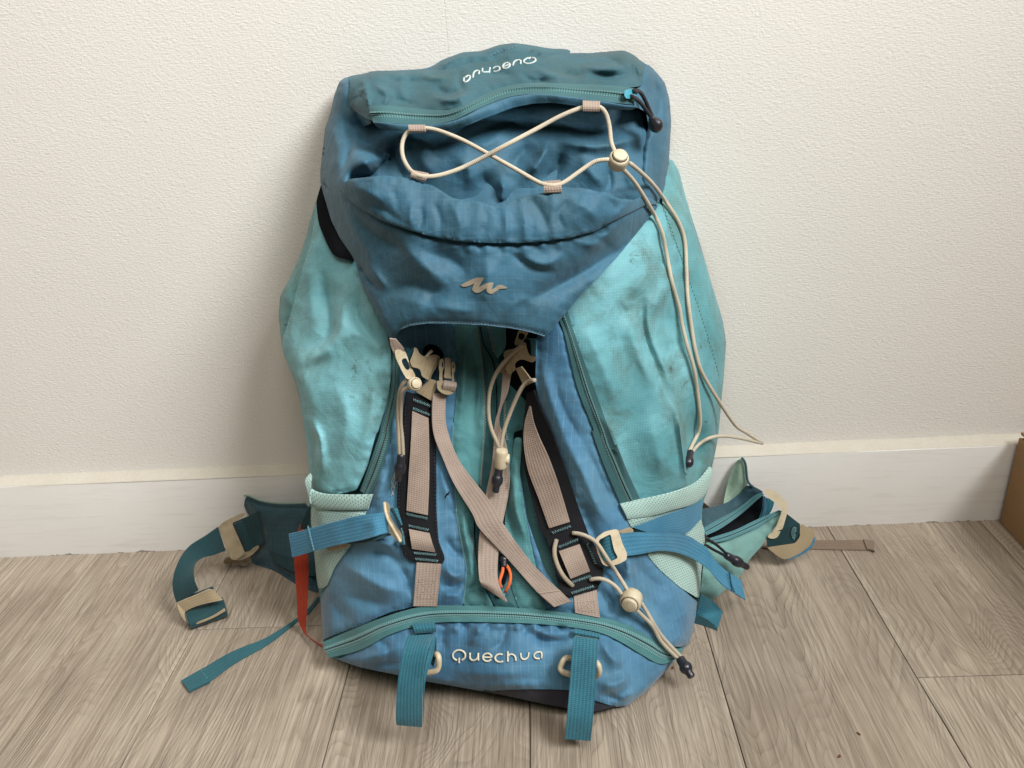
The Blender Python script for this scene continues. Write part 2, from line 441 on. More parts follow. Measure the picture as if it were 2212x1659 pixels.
def fabric(name, col, fade, grime, rip=0.0072, riph=0.0, lw=0.11, line=0.22, stain=0.5, rough=0.62, sheen=0.25, twill=0.5, spots=0.0, hz=1.0):
    t = NT(name); uv = t.n('TexCoord').outputs['UV']; ob = t.n('TexCoord').outputs['Object']
    sx = t.n('SeparateXYZ'); t.L.new(uv, sx.inputs[0]); u, v = sx.outputs[0], sx.outputs[1]
    wob = t.noise(uv, 60, 2); u2 = t.math('ADD', u, t.math('MULTIPLY', wob, 0.0012)); v2 = t.math('ADD', v, t.math('MULTIPLY', wob, 0.0012))
    n1 = t.noise(ob, 7, 5, 0.6); c = t.mix(t.ramp(n1, [(0.36, (0, 0, 0)), (0.68, (1, 1, 1))]), col, fade)
    n2 = t.noise(ob, 16, 6, 0.68, 0.4); c = t.mix(t.math('MULTIPLY', t.ramp(n2, [(0.47, (0, 0, 0)), (0.70, (1, 1, 1))]), stain), c, grime)
    n3 = t.noise(t.mapping(uv, (900, 900, 1)), 1.0, 2, 0.7)
    c = t.mix(t.math('MULTIPLY', n3, 0.30), c, t.mix(0.5, c, grime), 'MIX')
    h = n3
    lu = lines(t, u2, rip, lw); lv = lines(t, v2, riph or rip, lw)
    ln = t.math('MAXIMUM', lu, t.math('MULTIPLY', lv, hz))
    mod = t.math('MULTIPLY', ln, t.math('MULTIPLY', t.ramp(t.noise(ob, 22, 3), [(0.35, (0.15, 0.15, 0.15)), (0.65, (1, 1, 1))]), line))
    lc = t.mix(0.45, fade, (0.8, 0.9, 0.95, 1)); c = t.mix(mod, c, lc)
    if spots:
        n4 = t.noise(ob, 34, 4, 0.75, 0.6); c = t.mix(t.math('MULTIPLY', t.ramp(n4, [(0.63, (0, 0, 0)), (0.75, (1, 1, 1))]), spots), c, srgb(62, 66, 52))
    b = t.bump(h, 0.25, 0.0006)
    b = t.bump(t.math('MULTIPLY', ln, 1.0), 0.35, 0.0003, b)
    n5 = t.noise(ob, 140, 4, 0.6); b = t.bump(n5, 0.14*twill*2, 0.0016, b)
    r1 = t.math('ABSOLUTE', t.math('SUBTRACT', t.noise(t.mapping(ob, (1, 1, 0.8)), 26, 3, 0.55, 0.8), 0.5)); b = t.bump(t.math('MINIMUM', r1, 0.12), 0.22, 0.011, b)
    r2 = t.math('ABSOLUTE', t.math('SUBTRACT', t.noise(t.mapping(ob, (1, 1, 1.2)), 62, 3, 0.6, 1.0), 0.5)); b = t.bump(t.math('MINIMUM', r2, 0.14), 0.16, 0.004, b)
    return t.out(c, t.math('ADD', rough-0.08, t.math('MULTIPLY', n1, 0.2)), b, Sheen_Weight=sheen, Sheen_Roughness=0.45, Specular_IOR_Level=0.32)
def webbing(name, col, dark, rib=0.0016, rows=0.0011, rough=0.75, contrast=0.55, fuzz=0.3):
    t = NT(name); tc = t.n('TexCoord'); uv = tc.outputs['UV']; ob = tc.outputs['Object']
    sx = t.n('SeparateXYZ'); t.L.new(uv, sx.inputs[0])
    a = t.math('SINE', t.math('MULTIPLY', sx.outputs[0], 2*math.pi/rib)); b_ = t.math('SINE', t.math('MULTIPLY', sx.outputs[1], 2*math.pi/rows))
    h = t.math('ADD', t.math('MULTIPLY', a, 0.5), t.math('MULTIPLY', b_, 0.5))
    n1 = t.noise(ob, 26, 4, 0.6); n2 = t.noise(ob, 500, 2, 0.6)
    f = t.math('ADD', t.math('MULTIPLY', h, 0.25), 0.5)
    f = t.math('MULTIPLY', f, contrast)
    f = t.math('ADD', f, t.math('MULTIPLY', t.math('SUBTRACT', n1, 0.5), 0.9)); f = t.math('ADD', f, t.math('MULTIPLY', t.math('SUBTRACT', n2, 0.5), fuzz))
    c = t.mix(t.math('MAXIMUM', t.math('MINIMUM', f, 1.0), 0.0), col, dark)
    return t.out(c, rough, t.bump(t.math('MULTIPLY', h, 1.0), 0.45, 0.0005, t.bump(n2, 0.3, 0.0005)), Sheen_Weight=0.15, Specular_IOR_Level=0.3)
def plastic(name, col, dirt, rough=0.42):
    t = NT(name); ob = t.n('TexCoord').outputs['Object']
    n1 = t.noise(ob, 60, 5, 0.65); c = t.mix(t.ramp(n1, [(0.45, (0, 0, 0)), (0.75, (1, 1, 1))]), col, dirt)
    n2 = t.noise(ob, 500, 3); r = t.math('ADD', t.math('MULTIPLY', n1, 0.25), rough-0.1)
    return t.out(c, r, t.bump(n2, 0.06, 0.001), Specular_IOR_Level=0.45, Subsurface_Weight=0.06, Subsurface_Radius=(0.002, 0.0015, 0.001))
def zipper_mat(name, tape, dark, coil, half):
    t = NT(name); tc = t.n('TexCoord'); uv = tc.outputs['UV']; ob = tc.outputs['Object']
    sx = t.n('SeparateXYZ'); t.L.new(uv, sx.inputs[0]); u = t.math('ABSOLUTE', sx.outputs[0]); v = sx.outputs[1]
    n = t.noise(ob, 30, 4, 0.6); c = t.mix(n, tape, dark)
    n2 = t.noise(ob, 420, 2, 0.7); c = t.mix(t.math('MULTIPLY', n2, 0.45), c, dark)
    rib = t.math('GREATER_THAN', t.math('SINE', t.math('MULTIPLY', v, 2*math.pi/0.0026)), 0.0)
    inb = t.math('MULTIPLY', t.math('GREATER_THAN', u, 0.0005), t.math('LESS_THAN', u, half))
    c = t.mix(t.math('MULTIPLY', t.math('MULTIPLY', rib, inb), 0.75), c, coil)
    edge = t.math('MULTIPLY', t.math('GREATER_THAN', u, half), t.math('LESS_THAN', u, half+0.0006))
    c = t.mix(t.math('MULTIPLY', edge, 0.55), c, dark)
    c = t.mix(t.math('LESS_THAN', u, 0.00055), c, (0.004, 0.008, 0.01, 1))
    h = t.math('ADD', t.math('MULTIPLY', rib, inb), t.math('MULTIPLY', n2, 0.6))
    return t.out(c, 0.7, t.bump(h, 0.5, 0.0005), Sheen_Weight=0.2, Specular_IOR_Level=0.3)
def mesh_cloth(name, col, dark):
    t = NT(name); tc = t.n('TexCoord'); uv = tc.outputs['UV']; ob = tc.outputs['Object']
    mp = t.mapping(uv, (1/0.0040, 1/0.0030, 1)); sx = t.n('SeparateXYZ'); t.L.new(mp, sx.inputs[0])
    row = t.math('FLOOR', sx.outputs[1]); x = t.math('FRACT', t.math('ADD', sx.outputs[0], t.math('MULTIPLY', row, 0.5))); y = t.math('FRACT', sx.outputs[1])
    dx = t.math('ABSOLUTE', t.math('SUBTRACT', x, 0.5)); dy = t.math('ABSOLUTE', t.math('SUBTRACT', y, 0.5))
    hole = t.math('MULTIPLY', t.math('LESS_THAN', dx, 0.27), t.math('LESS_THAN', dy, 0.22))
    n = t.noise(ob, 20, 4); c = t.mix(n, col, t.mix(0.5, col, dark)); c = t.mix(t.math('MULTIPLY', hole, 0.85), c, dark)
    return t.out(c, 0.8, t.bump(t.math('SUBTRACT', 1.0, hole), 0.5, 0.0006), Sheen_Weight=0.2, Specular_IOR_Level=0.25)
def simple(name, col, col2, rough=0.6, scale=80, bumpd=0.0006, bs=0.3, **kw):
    t = NT(name); ob = t.n('TexCoord').outputs['Object']; n = t.noise(ob, scale, 5, 0.65)
    return t.out(t.mix(n, col, col2), rough, t.bump(t.noise(ob, scale*5, 3), bs, bumpd), **kw)

M = {}
BLUE, BLUE_F, BLUE_G = srgb(56, 104, 136), srgb(88, 138, 166), srgb(58, 84, 90)
M['lid'] = fabric('lid_ripstop', srgb(44, 87, 108), srgb(64, 111, 134), srgb(54, 80, 84), 0.0078, 0.0084, 0.08, 0.055, 0.55, sheen=0.08)
M['lid_dark'] = fabric('lid_ripstop_worn', srgb(37, 74, 84), srgb(55, 98, 107), srgb(52, 76, 74), 0.0078, 0.0084, 0.08, 0.02, 0.7, sheen=0.08)
M['blue'] = fabric('body_ripstop', BLUE, BLUE_F, BLUE_G, 0.0082, 0.0165, 0.075, 0.20, 0.35, hz=0.3)
M['turq'] = fabric('turquoise_ripstop', srgb(89, 156, 166), srgb(136, 198, 206), srgb(88, 122, 116), 0.0030, 0.0030, 0.20, 0.13, 0.9, 0.6, 0.1, 0.3, spots=0.8)
M['turq_s'] = fabric('turquoise_ripstop_stained', srgb(77, 139, 147), srgb(120, 180, 186), srgb(78, 106, 100), 0.0030, 0.0030, 0.20, 0.15, 1.0, 0.6, 0.1, 0.3, spots=1.0)
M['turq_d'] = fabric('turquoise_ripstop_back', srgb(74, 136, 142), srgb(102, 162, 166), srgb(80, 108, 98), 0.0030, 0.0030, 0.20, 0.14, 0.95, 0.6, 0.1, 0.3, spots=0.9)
M['panel'] = fabric('teal_panel_cloth', srgb(58, 112, 116), srgb(86, 146, 148), srgb(54, 90, 86), 0.0027, 0.0027, 0.16, 0.12, 0.5)
M['placket'] = fabric('placket_cloth', srgb(32, 78, 82), srgb(46, 96, 98), srgb(38, 66, 66), 0.0027, 0.0027, 0.16, 0.04, 0.4)
M['green'] = fabric('pouch_cloth', srgb(92, 138, 134), srgb(118, 160, 152), srgb(86, 114, 104), 0.0027, 0.0027, 0.16, 0.12, 0.55)
M['sage'] = fabric('foam_cloth', srgb(122, 146, 128), srgb(144, 166, 146), srgb(106, 122, 104), 0.0022, 0.0022, 0.16, 0.05, 0.5)
M['hip'] = fabric('hip_pad_cloth', srgb(38, 66, 78), srgb(50, 82, 92), srgb(42, 58, 62), 0.0075, 0.0084, 0.10, 0.04, 0.4)
M['black'] = simple('black_binding', srgb(17, 17, 20), srgb(27, 27, 30), 0.8, 60, Specular_IOR_Level=0.2)
M['base'] = webbing('base_cordura', srgb(46, 44, 54), srgb(26, 26, 32), 0.0022, 0.0011, 0.8, 0.8)
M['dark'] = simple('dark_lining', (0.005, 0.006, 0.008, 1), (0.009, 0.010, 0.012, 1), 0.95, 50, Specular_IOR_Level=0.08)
M['taupe'] = webbing('taupe_webbing', srgb(170, 152, 138), srgb(122, 106, 95), 0.0036, 0.0018, 0.75, 0.8)
M['taupe2'] = webbing('taupe_webbing_rib', srgb(172, 152, 137), srgb(118, 102, 90), 0.0026, 0.0022, 0.75, 0.95)
M['brownweb'] = webbing('brown_webbing', srgb(134, 114, 96), srgb(98, 82, 68), 0.0036, 0.0018, 0.75, 0.8)
M['tealweb'] = webbing('teal_webbing', srgb(62, 132, 148), srgb(24, 74, 90), 0.0036, 0.0018, 0.7, 1.15)
M['blueweb'] = webbing('blue_webbing', srgb(76, 140, 168), srgb(42, 98, 126), 0.0040, 0.0018, 0.7, 0.95)
M['darkweb'] = webbing('deep_teal_webbing', srgb(28, 66, 70), srgb(14, 44, 48), 0.0040, 0.0018, 0.75, 0.8)
M['midweb'] = webbing('worn_teal_webbing', srgb(46, 100, 108), srgb(26, 70, 78), 0.0040, 0.0018, 0.75, 0.8)
M['beige'] = plastic('beige_plastic', srgb(202, 188, 160), srgb(170, 152, 120))
M['tan'] = plastic('tan_plastic', srgb(160, 144, 116), srgb(128, 112, 86))
M['khaki'] = webbing('khaki_elastic', srgb(172, 153, 122), srgb(132, 115, 88), 0.004, 0.0016, 0.85, 0.6)
M['rubber'] = simple('black_rubber', srgb(26, 26, 32), srgb(38, 38, 46), 0.33, 90, 0.0004, 0.15, Specular_IOR_Level=0.6)
M['cord'] = webbing('cream_cord', srgb(196, 184, 162), srgb(152, 140, 120), 0.006, 0.0018, 0.75, 0.5)
M['greycord'] = webbing('grimy_cord', srgb(176, 162, 138), srgb(122, 110, 92), 0.006, 0.0016, 0.75, 0.6)
M['blackcord'] = webbing('black_cord', srgb(24, 24, 28), srgb(10, 10, 12), 0.006, 0.0016, 0.75, 0.6)
M['orange'] = webbing('orange_cord', srgb(240, 118, 58), srgb(206, 84, 34), 0.006, 0.0014, 0.65, 0.6)
M['redweb'] = webbing('orange_webbing', srgb(150, 44, 10), srgb(112, 30, 8), 0.004, 0.0018, 0.75, 0.7)
M['thread'] = simple('pale_thread', srgb(150, 190, 190), srgb(110, 160, 162), 0.8, 200)
M['threadw'] = simple('cream_thread', srgb(226, 220, 200), srgb(198, 190, 168), 0.6, 300)
M['threadt'] = simple('taupe_thread', srgb(206, 186, 168), srgb(170, 150, 132), 0.8, 200)
M['threadd'] = simple('dark_thread', srgb(36, 70, 80), srgb(26, 52, 60), 0.8, 200)
M['threadb'] = simple('blue_thread', srgb(120, 156, 176), srgb(84, 120, 142), 0.8, 200)
M['emblem'] = simple('emblem_thread', srgb(160, 147, 126), srgb(136, 122, 102), 0.6, 260, 0.0008, 0.5, Sheen_Weight=0.4)
M['print'] = simple('pale_print', srgb(206, 208, 200), srgb(150, 164, 164), 0.6, 200)
M['zip'] = zipper_mat('zipper_tape', srgb(84, 134, 134), srgb(54, 100, 102), srgb(124, 166, 164), 0.0042)
M['zip2'] = zipper_mat('lid_zipper_tape', srgb(62, 106, 108), srgb(40, 76, 80), srgb(96, 136, 132), 0.0034)
M['zips'] = zipper_mat('pouch_zipper_tape', srgb(88, 136, 140), srgb(58, 102, 108), srgb(96, 146, 150), 0.002)
M['piping'] = simple('turquoise_piping', srgb(104, 178, 176), srgb(84, 150, 148), 0.7, 120)
M['mint'] = mesh_cloth('mint_mesh', srgb(184, 212, 202), srgb(104, 132, 124))
M['pull'] = simple('blue_zip_pull', srgb(70, 168, 188), srgb(54, 140, 160), 0.35, 90, 0.0004, 0.1)
M['card'] = simple('cardboard', srgb(160, 124, 84), srgb(140, 106, 70), 0.85, 14, 0.0006, 0.2)

def wall_mat():
    t = NT('embossed_wallpaper'); ob = t.n('TexCoord').outputs['Object']
    n0 = t.noise(ob, 4, 4, 0.6); c = t.mix(n0, srgb(217, 212, 203), srgb(223, 218, 209))
    w = t.mapping(ob, (200, 1, 560)); wv = t.noise(w, 1.0, 2.0, 0.5, 0.2)
    w2 = t.mapping(ob, (480, 1, 260)); wv2 = t.noise(w2, 1.0, 2, 0.5)
    vo = t.n('TexVoronoi', feature='SMOOTH_F1'); t.L.new(t.mapping(t.n('TexCoord').outputs['Object'], (170, 1, 230)), vo.inputs['Vector']); vo.inputs['Scale'].default_value = 1.0
    blob = t.ramp(vo.outputs['Distance'], [(0.10, (1, 1, 1)), (0.42, (0, 0, 0))])
    gate = t.ramp(t.noise(ob, 26, 3, 0.6), [(0.40, (0.25, 0.25, 0.25)), (0.62, (1, 1, 1))])
    h = t.math('ADD', t.math('MULTIPLY', wv, 1.0), t.math('MULTIPLY', wv2, 0.6)); h = t.math('ADD', h, t.math('MULTIPLY', t.math('MULTIPLY', blob, gate), 0.30))
    n3 = t.noise(ob, 24, 3); b = t.bump(n3, 0.12, 0.002)
    specks = t.ramp(t.noise(ob, 46, 2, 0.4), [(0.80, (0, 0, 0)), (0.83, (1, 1, 1))]); c = t.mix(t.math('MULTIPLY', specks, 0.35), c, srgb(150, 130, 105))
    return t.out(c, 0.75, t.bump(h, 0.55, 0.0009, b), Specular_IOR_Level=0.3)
M['wall'] = wall_mat()
def paint_mat():
    t = NT('white_gloss_paint'); ob = t.n('TexCoord').outputs['Object']
    n0 = t.noise(ob, 6, 5, 0.6); c = t.mix(n0, srgb(214, 210, 203), srgb(226, 222, 216))
    st = t.noise(t.mapping(ob, (9, 1, 120)), 1.0, 4, 0.65); c = t.mix(t.math('MULTIPLY', t.ramp(st, [(0.52, (0, 0, 0)), (0.72, (1, 1, 1))]), 0.35), c, srgb(188, 180, 168))
    sx = t.n('SeparateXYZ'); t.L.new(ob, sx.inputs[0])
    lowm = t.math('LESS_THAN', sx.outputs[2], t.math('MULTIPLY', t.math('SUBTRACT', t.noise(t.mapping(ob, (16, 1, 16)), 1.0, 6, 0.75), 0.50), 0.022))
    c = t.mix(t.math('MULTIPLY', lowm, 0.75), c, srgb(96, 82, 66))
    return t.out(c, 0.42, t.bump(st, 0.12, 0.001, t.bump(n0, 0.2, 0.004)), Specular_IOR_Level=0.4)
M['paint'] = paint_mat()
M['caulk'] = simple('cream_caulk', srgb(202, 195, 182), srgb(186, 177, 160), 0.75, 40, 0.002, 0.3)
def wood_mat():
    t = NT('grey_oak_plank'); tc = t.n('TexCoord'); ob = tc.outputs['Object']; rnd = t.n('ObjectInfo').outputs['Random']
    off = t.n('CombineXYZ'); t.L.new(t.math('MULTIPLY', rnd, 3.7), off.inputs[0]); t.L.new(t.math('MULTIPLY', rnd, 9.1), off.inputs[1])
    va = t.n('VectorMath', operation='ADD'); t.L.new(ob, va.inputs[0]); t.L.new(off.outputs[0], va.inputs[1]); p = va.outputs[0]
    big = t.noise(t.mapping(p, (5.0, 1.5, 1)), 1.0, 2.5, 0.55, 0.7)
    sx = t.n('SeparateXYZ'); t.L.new(p, sx.inputs[0])
    wig = t.noise(t.mapping(p, (40, 7, 1)), 1.0, 3, 0.6)
    def grain(freq, amp, wg):
        x2 = t.math('ADD', t.math('MULTIPLY', sx.outputs[0], freq), t.math('MULTIPLY', big, amp)); x2 = t.math('ADD', x2, t.math('MULTIPLY', wig, wg))
        return t.math('FRACT', x2)
    saw = t.ramp(grain(88.0, 60.0, 1.3), [(0.0, (0, 0, 0)), (0.10, (0.9, 0.9, 0.9)), (0.25, (1, 1, 1)), (0.62, (0.72, 0.72, 0.72)), (0.86, (0.30, 0.30, 0.30)), (1.0, (0, 0, 0))])
    fade = t.ramp(t.noise(t.mapping(p, (16, 4, 1)), 1.0, 4, 0.6), [(0.36, (0.15, 0.15, 0.15)), (0.62, (1, 1, 1))])
    fine = t.noise(t.mapping(p, (430, 5.5, 1)), 1.0, 3, 0.65, 0.3)
    fine2 = t.noise(t.mapping(p, (210, 3.2, 1)), 1.0, 4, 0.7, 0.6)
    pores = t.ramp(t.noise(t.mapping(p, (520, 13, 1)), 1.0, 2, 0.6), [(0.56, (0, 0, 0)), (0.66, (1, 1, 1))])
    tone = t.noise(t.mapping(p, (6, 2.2, 1)), 1.0, 5, 0.62, 0.5)
    c = t.mix(t.ramp(tone, [(0.30, (0, 0, 0)), (0.70, (1, 1, 1))]), srgb(150, 135, 117), srgb(188, 174, 155))
    c = t.mix(t.math('MULTIPLY', t.math('MULTIPLY', t.math('SUBTRACT', 1.0, saw), fade), 0.38), c, srgb(86, 71, 58))
    c = t.mix(t.ramp(fine2, [(0.40, (0.44, 0.44, 0.44)), (0.58, (0, 0, 0))]), c, srgb(98, 82, 69))
    c = t.mix(t.ramp(fine, [(0.50, (0, 0, 0)), (0.70, (0.24, 0.24, 0.24))]), c, srgb(208, 196, 180))
    c = t.mix(t.math('MULTIPLY', pores, 0.34), c, srgb(84, 70, 58))
    mot = t.noise(p, 7, 5, 0.62); c = t.mix(t.ramp(mot, [(0.45, (0, 0, 0)), (0.75, (0.45, 0.45, 0.45))]), c, srgb(112, 96, 84))
    c = t.mix(t.math('MULTIPLY', t.math('SUBTRACT', rnd, 0.4), 0.22), c, srgb(112, 96, 84))
    h = t.math('ADD', t.math('MULTIPLY', fine2, 0.9), t.math('MULTIPLY', t.math('MULTIPLY', saw, fade), 0.8)); h = t.math('SUBTRACT', h, t.math('MULTIPLY', pores, 0.5))
    return t.out(c, t.math('ADD', 0.30, t.math('MULTIPLY', fine2, 0.28)), t.bump(h, 0.5, 0.0013), Specular_IOR_Level=0.4)
M['wood'] = wood_mat()

# ------------------------------------------------------------------ bookkeeping
def tag(o, label=None, cat=None, group=None, kind=None):
    if label: o['label'] = label
    if cat: o['category'] = cat
    if group: o['group'] = group
    if kind: o['kind'] = kind
    return o
def empty(name, loc, parent=None):
    o = bpy.data.objects.new(name, None); COL.objects.link(o); o.location = loc; o.empty_display_size = 0.05
    if parent is not None: o.parent = parent
    bpy.context.view_layer.update()
    return o
def box(name, lo, hi, mat, parent=None, bev=0.0):
    lo, hi = A(lo), A(hi)
    V = [(x, y, z) for x in (lo[0], hi[0]) for y in (lo[1], hi[1]) for z in (lo[2], hi[2])]
    F = [(0, 1, 3, 2), (4, 6, 7, 5), (0, 4, 5, 1), (2, 3, 7, 6), (0, 2, 6, 4), (1, 5, 7, 3)]
    o = mesh_obj(name, V, F, mat, parent, smooth=False)
    if bev:
        md = o.modifiers.new('bevel', 'BEVEL'); md.width = bev; md.segments = 2
    return o

# ------------------------------------------------------------------ the setting
floor = box('floor', (-2.2, -2.4, -0.03), (2.2, 0.06, -0.0075), simple('dark_underlay', srgb(30, 25, 20), srgb(24, 20, 16), 0.9)); tag(floor, kind='structure')
PW = 0.2115; X0 = -0.0305
joints = {-1: [-0.95], -2: [-0.189, -1.40], -3: [-0.62], 0: [-0.80], 1: [-0.63], 2: [-0.3055, -1.5], -4: [-0.4], 3: [-0.9], -5: [-0.7], 4: [-0.5], -6: [-.5], 5: [-.4], -7: [-.3], 6: [-.9], -8: [-.8], 7: [-.7]}
for k in range(-9, 9):
    xa, xb = X0+k*PW+0.00045, X0+(k+1)*PW-0.00045
    ys = [0.04]+sorted([y for y in joints.get(k, [-0.7]) if y < -0.06], reverse=True)+[-2.3]
    for ya, yb in zip(ys[:-1], ys[1:]):
        box('plank', (xa, yb+0.0005, -0.007), (xb, ya-0.0005, 0.0), M['wood'], floor, 0.0008)
wall = box('wall', (-2.2, 0.0006, -0.03), (2.2, 0.12, 2.3), simple('plaster', srgb(226, 220, 208), srgb(216, 208, 196), 0.9)); tag(wall, kind='structure')
sx = float(at([(964, 40)], 0.0)[0][0])
for a, b in ((-2.2, sx-1.06-0.00025), (sx-1.06, sx-0.00025), (sx, sx+1.06-0.00025), (sx+1.06, 2.2)):
    box('wallpaper_strip', (a, 0.0, 0.1), (b, 0.0006, 2.3), M['wall'], wall)
# skirting board: profile with an eased top edge
pr = [(0.0, 0.0), (-0.018, 0.0), (-0.018, 0.1185), (-0.0176, 0.1195), (-0.0168, 0.1200), (0.0, 0.1202)]
V = []; F = []; xs = np.linspace(-2.2, 2.2, 61)
for x in xs:
    for (y, z) in pr: V.append((x, y+0.0006*math.sin(x*9.0)*(y < -0.001), z+0.0004*math.sin(x*5.3+1)*(z > 0.01)))
for i in range(60):
    for j in range(5): F.append((i*6+j, i*6+j+1, i*6+7+j, i*6+6+j))
sk = mesh_obj('skirting_board', V, F, M['paint'], wall); sk.modifiers.new('edge', 'EDGE_SPLIT').split_angle = math.radians(40)
V = []; F = []; xs = np.linspace(-2.2, 2.2, 260)
for x in xs:
    a = pn(A([x*9]), A([0.]), 3)[0]; b = pn(A([x*23]), A([4.]), 3)[0]
    for (y, z) in ((0.0, 0.1275+0.0016*a+0.0007*b), (-0.0030, 0.1248+0.0010*a), (-0.0095, 0.1222+0.0006*b), (-0.0160+0.0006*a, 0.1209), (-0.0176+0.0008*b, 0.1200), (-0.0181, 0.1190+0.0006*a)): V.append((x, y, z))
for i in range(len(xs)-1):
    for j in range(5): F.append((i*6+j, i*6+j+1, i*6+7+j, i*6+6+j))
mesh_obj('caulk_bead', V, F, M['caulk'], wall)

# cardboard box by the wall, only its near corner is in the picture
c0, c1 = floor_at([(2154, 1123)])[0], floor_at([(2212, 1187)])[0]
dx = (c1-c0); dx /= np.linalg.norm(dx); sxn = np.array([-dx[1], dx[0], 0]); sxn = sxn if sxn[0] > 0 else -sxn
bx = empty('cardboard_box', (c0[0], c0[1], 0)); tag(bx, 'brown cardboard box standing against the skirting board at the right edge', 'box')
topz = float(at([(2190, 944)], -c0[1]+0.003)[0][2])
def bpanel(name, o, a, b, mat=M['card']):
    o, a, b = A(o), A(a), A(b); nn = np.cross(a, b); nn = nn/np.linalg.norm(nn)*0.004
    V = [o, o+a, o+a+b, o+b]; V = V+[v-nn for v in V]
    ob = mesh_obj(name, V, [(0, 1, 2, 3), (7, 6, 5, 4), (0, 4, 5, 1), (1, 5, 6, 2), (2, 6, 7, 3), (3, 7, 4, 0)], mat, bx, smooth=False)
    md = ob.modifiers.new('bevel', 'BEVEL'); md.width = 0.0012; md.segments = 2
    return ob
up = np.array([0, 0, topz]); ln_ = dx*0.32; wdv = sxn*0.26
e0 = c0+dx*0.006+np.array([0, 0, 0.0005])
bpanel('side_panel', e0, ln_, up*1.0)
bpanel('side_panel', e0+wdv+ln_, -ln_, up)
bpanel('end_panel', e0+wdv*0.985+sxn*.0, -wdv*0.97, up*0.997)
bpanel('end_panel', e0+ln_+sxn*0.004, wdv*0.97, up*0.997)
bpanel('flap', e0+up+np.array([0, 0, 0.0045])+sxn*0.001, wdv*0.99, ln_*0.495)
bpanel('flap', e0+up+np.array([0, 0, 0.0045])+ln_*0.505+sxn*0.001, wdv*0.99, ln_*0.495)

# crumbs on the floor
cm = simple('crumb_brown', srgb(120, 72, 44), srgb(86, 50, 32), 0.8, 300)
def crumb(uv, s, label, mat=cm):
    p = floor_at([uv])[0]; bm = bmesh.new(); bmesh.ops.create_icosphere(bm, subdivisions=2, radius=s)
    for v in bm.verts:
        k = 1+0.35*math.sin(v.co.x*2100+v.co.y*1700+uv[0]); v.co = Vector((v.co.x*1.5*k, v.co.y*0.9*k, v.co.z*0.6*k))
    me = bpy.data.meshes.new('crumb'); bm.to_mesh(me); bm.free(); me.materials.append(mat)
    o = bpy.data.objects.new('crumb', me); COL.objects.link(o); o.location = (p[0], p[1], s*0.6); o.rotation_euler[2] = uv[1]
    tag(o, label, 'crumb', 'crumbs on the floor')
crumb(RD((72, 1080))[0], 0.0016, 'reddish crumb on the floor beside the bottom right corner of the backpack')
crumb(RD((1153, 1463))[0], 0.0015, 'brown crumb on the open floor, the upper of the pair right of the backpack')
crumb(RD((1040, 1593))[0], 0.0014, 'brown crumb nearest the lower edge of the photo')

# ================================================================== the backpack
bp = empty('backpack', (0.0, -0.17, 0.0))
tag(bp, 'worn blue and turquoise hiking backpack leaning upright against the white wall', 'backpack')

BODY = Field([
 (1060, 60, .06), (1060, 300, .12), (1050, 500, .150), (1045, 640, .145), (1040, 740, .160), (1040, 850, .180), (1050, 980, .212), (1060, 1100, .238), (1070, 1220, .268), (1075, 1310, .298),
 (1075, 1400, .330), (1075, 1470, .338), (1060, 1500, .330), (1330, 1520, .348),
 (850, 620, .185), (845, 740, .212), (850, 860, .222), (838, 980, .232), (800, 1090, .238), (760, 1200, .246), (860, 1200, .268), (730, 1300, .250), (735, 1390, .270), (850, 1420, .318), (900, 1330, .292),
 (740, 760, .198), (720, 900, .216), (720, 1020, .224),
 (930, 800, .196), (920, 950, .218), (920, 1100, .245),
 (700, 400, .060), (650, 520, .090), (605, 670, .110), (610, 760, .135), (640, 850, .188), (652, 950, .202), (664, 1060, .210), (678, 1180, .214), (690, 1285, .222), (700, 1400, .262),
 (1180, 640, .190), (1172, 740, .214), (1190, 860, .226), (1240, 980, .236), (1300, 1100, .240), (1360, 1220, .252), (1420, 1330, .268), (1260, 1240, .275), (1250, 1340, .306),
 (1120, 800, .190), (1130, 950, .216),
 (1330, 600, .190), (1330, 750, .205), (1370, 900, .212), (1400, 1020, .212), (1440, 500, .125),
 (1460, 370, .055), (1500, 520, .080), (1560, 690, .095), (1568, 750, .102), (1545, 960, .125), (1530, 1060, .145), (1522, 1160, .160), (1512, 1290, .200), (1450, 900, .195), (1475, 1020, .200), (1490, 1390, .262), (1440, 1450, .302), (1380, 1500, .336)], lam=0.0004)
BODY.gain = 1.8; BODY.wr = 0.0007; Bf = BODY.fold
# big forms of the left side panel
Bf(L1((110, 700), (180, 640), (200, 800), (210, 930)), 18, 4); Bf(L1((250, 640), (270, 780), (280, 930), (190, 1000)), 22, -10)
Bf(L1((350, 780), (330, 920), (270, 1010), (180, 1050)), 20, 8); Bf(L1((420, 700), (410, 850), (480, 960), (560, 1020)), 20, -7)
Bf(L1((330, 960), (420, 930), (540, 1030)), 16, 4); Bf(L1((90, 980), (140, 1090), (300, 1040)), 14, -2)
Bf(L1((400, 640), (440, 740), (520, 900)), 18, 4)
Bf(L1((165, 1280), (240, 1400), (250, 1560)), 9, 6); Bf(L1((150, 1180), (200, 1380), (205, 1560)), 14, -7)
Bf(L1((300, 1150), (360, 1300), (330, 1500)), 34, 5); Bf(L1((480, 1100), (470, 1300), (400, 1500)), 18, 3)
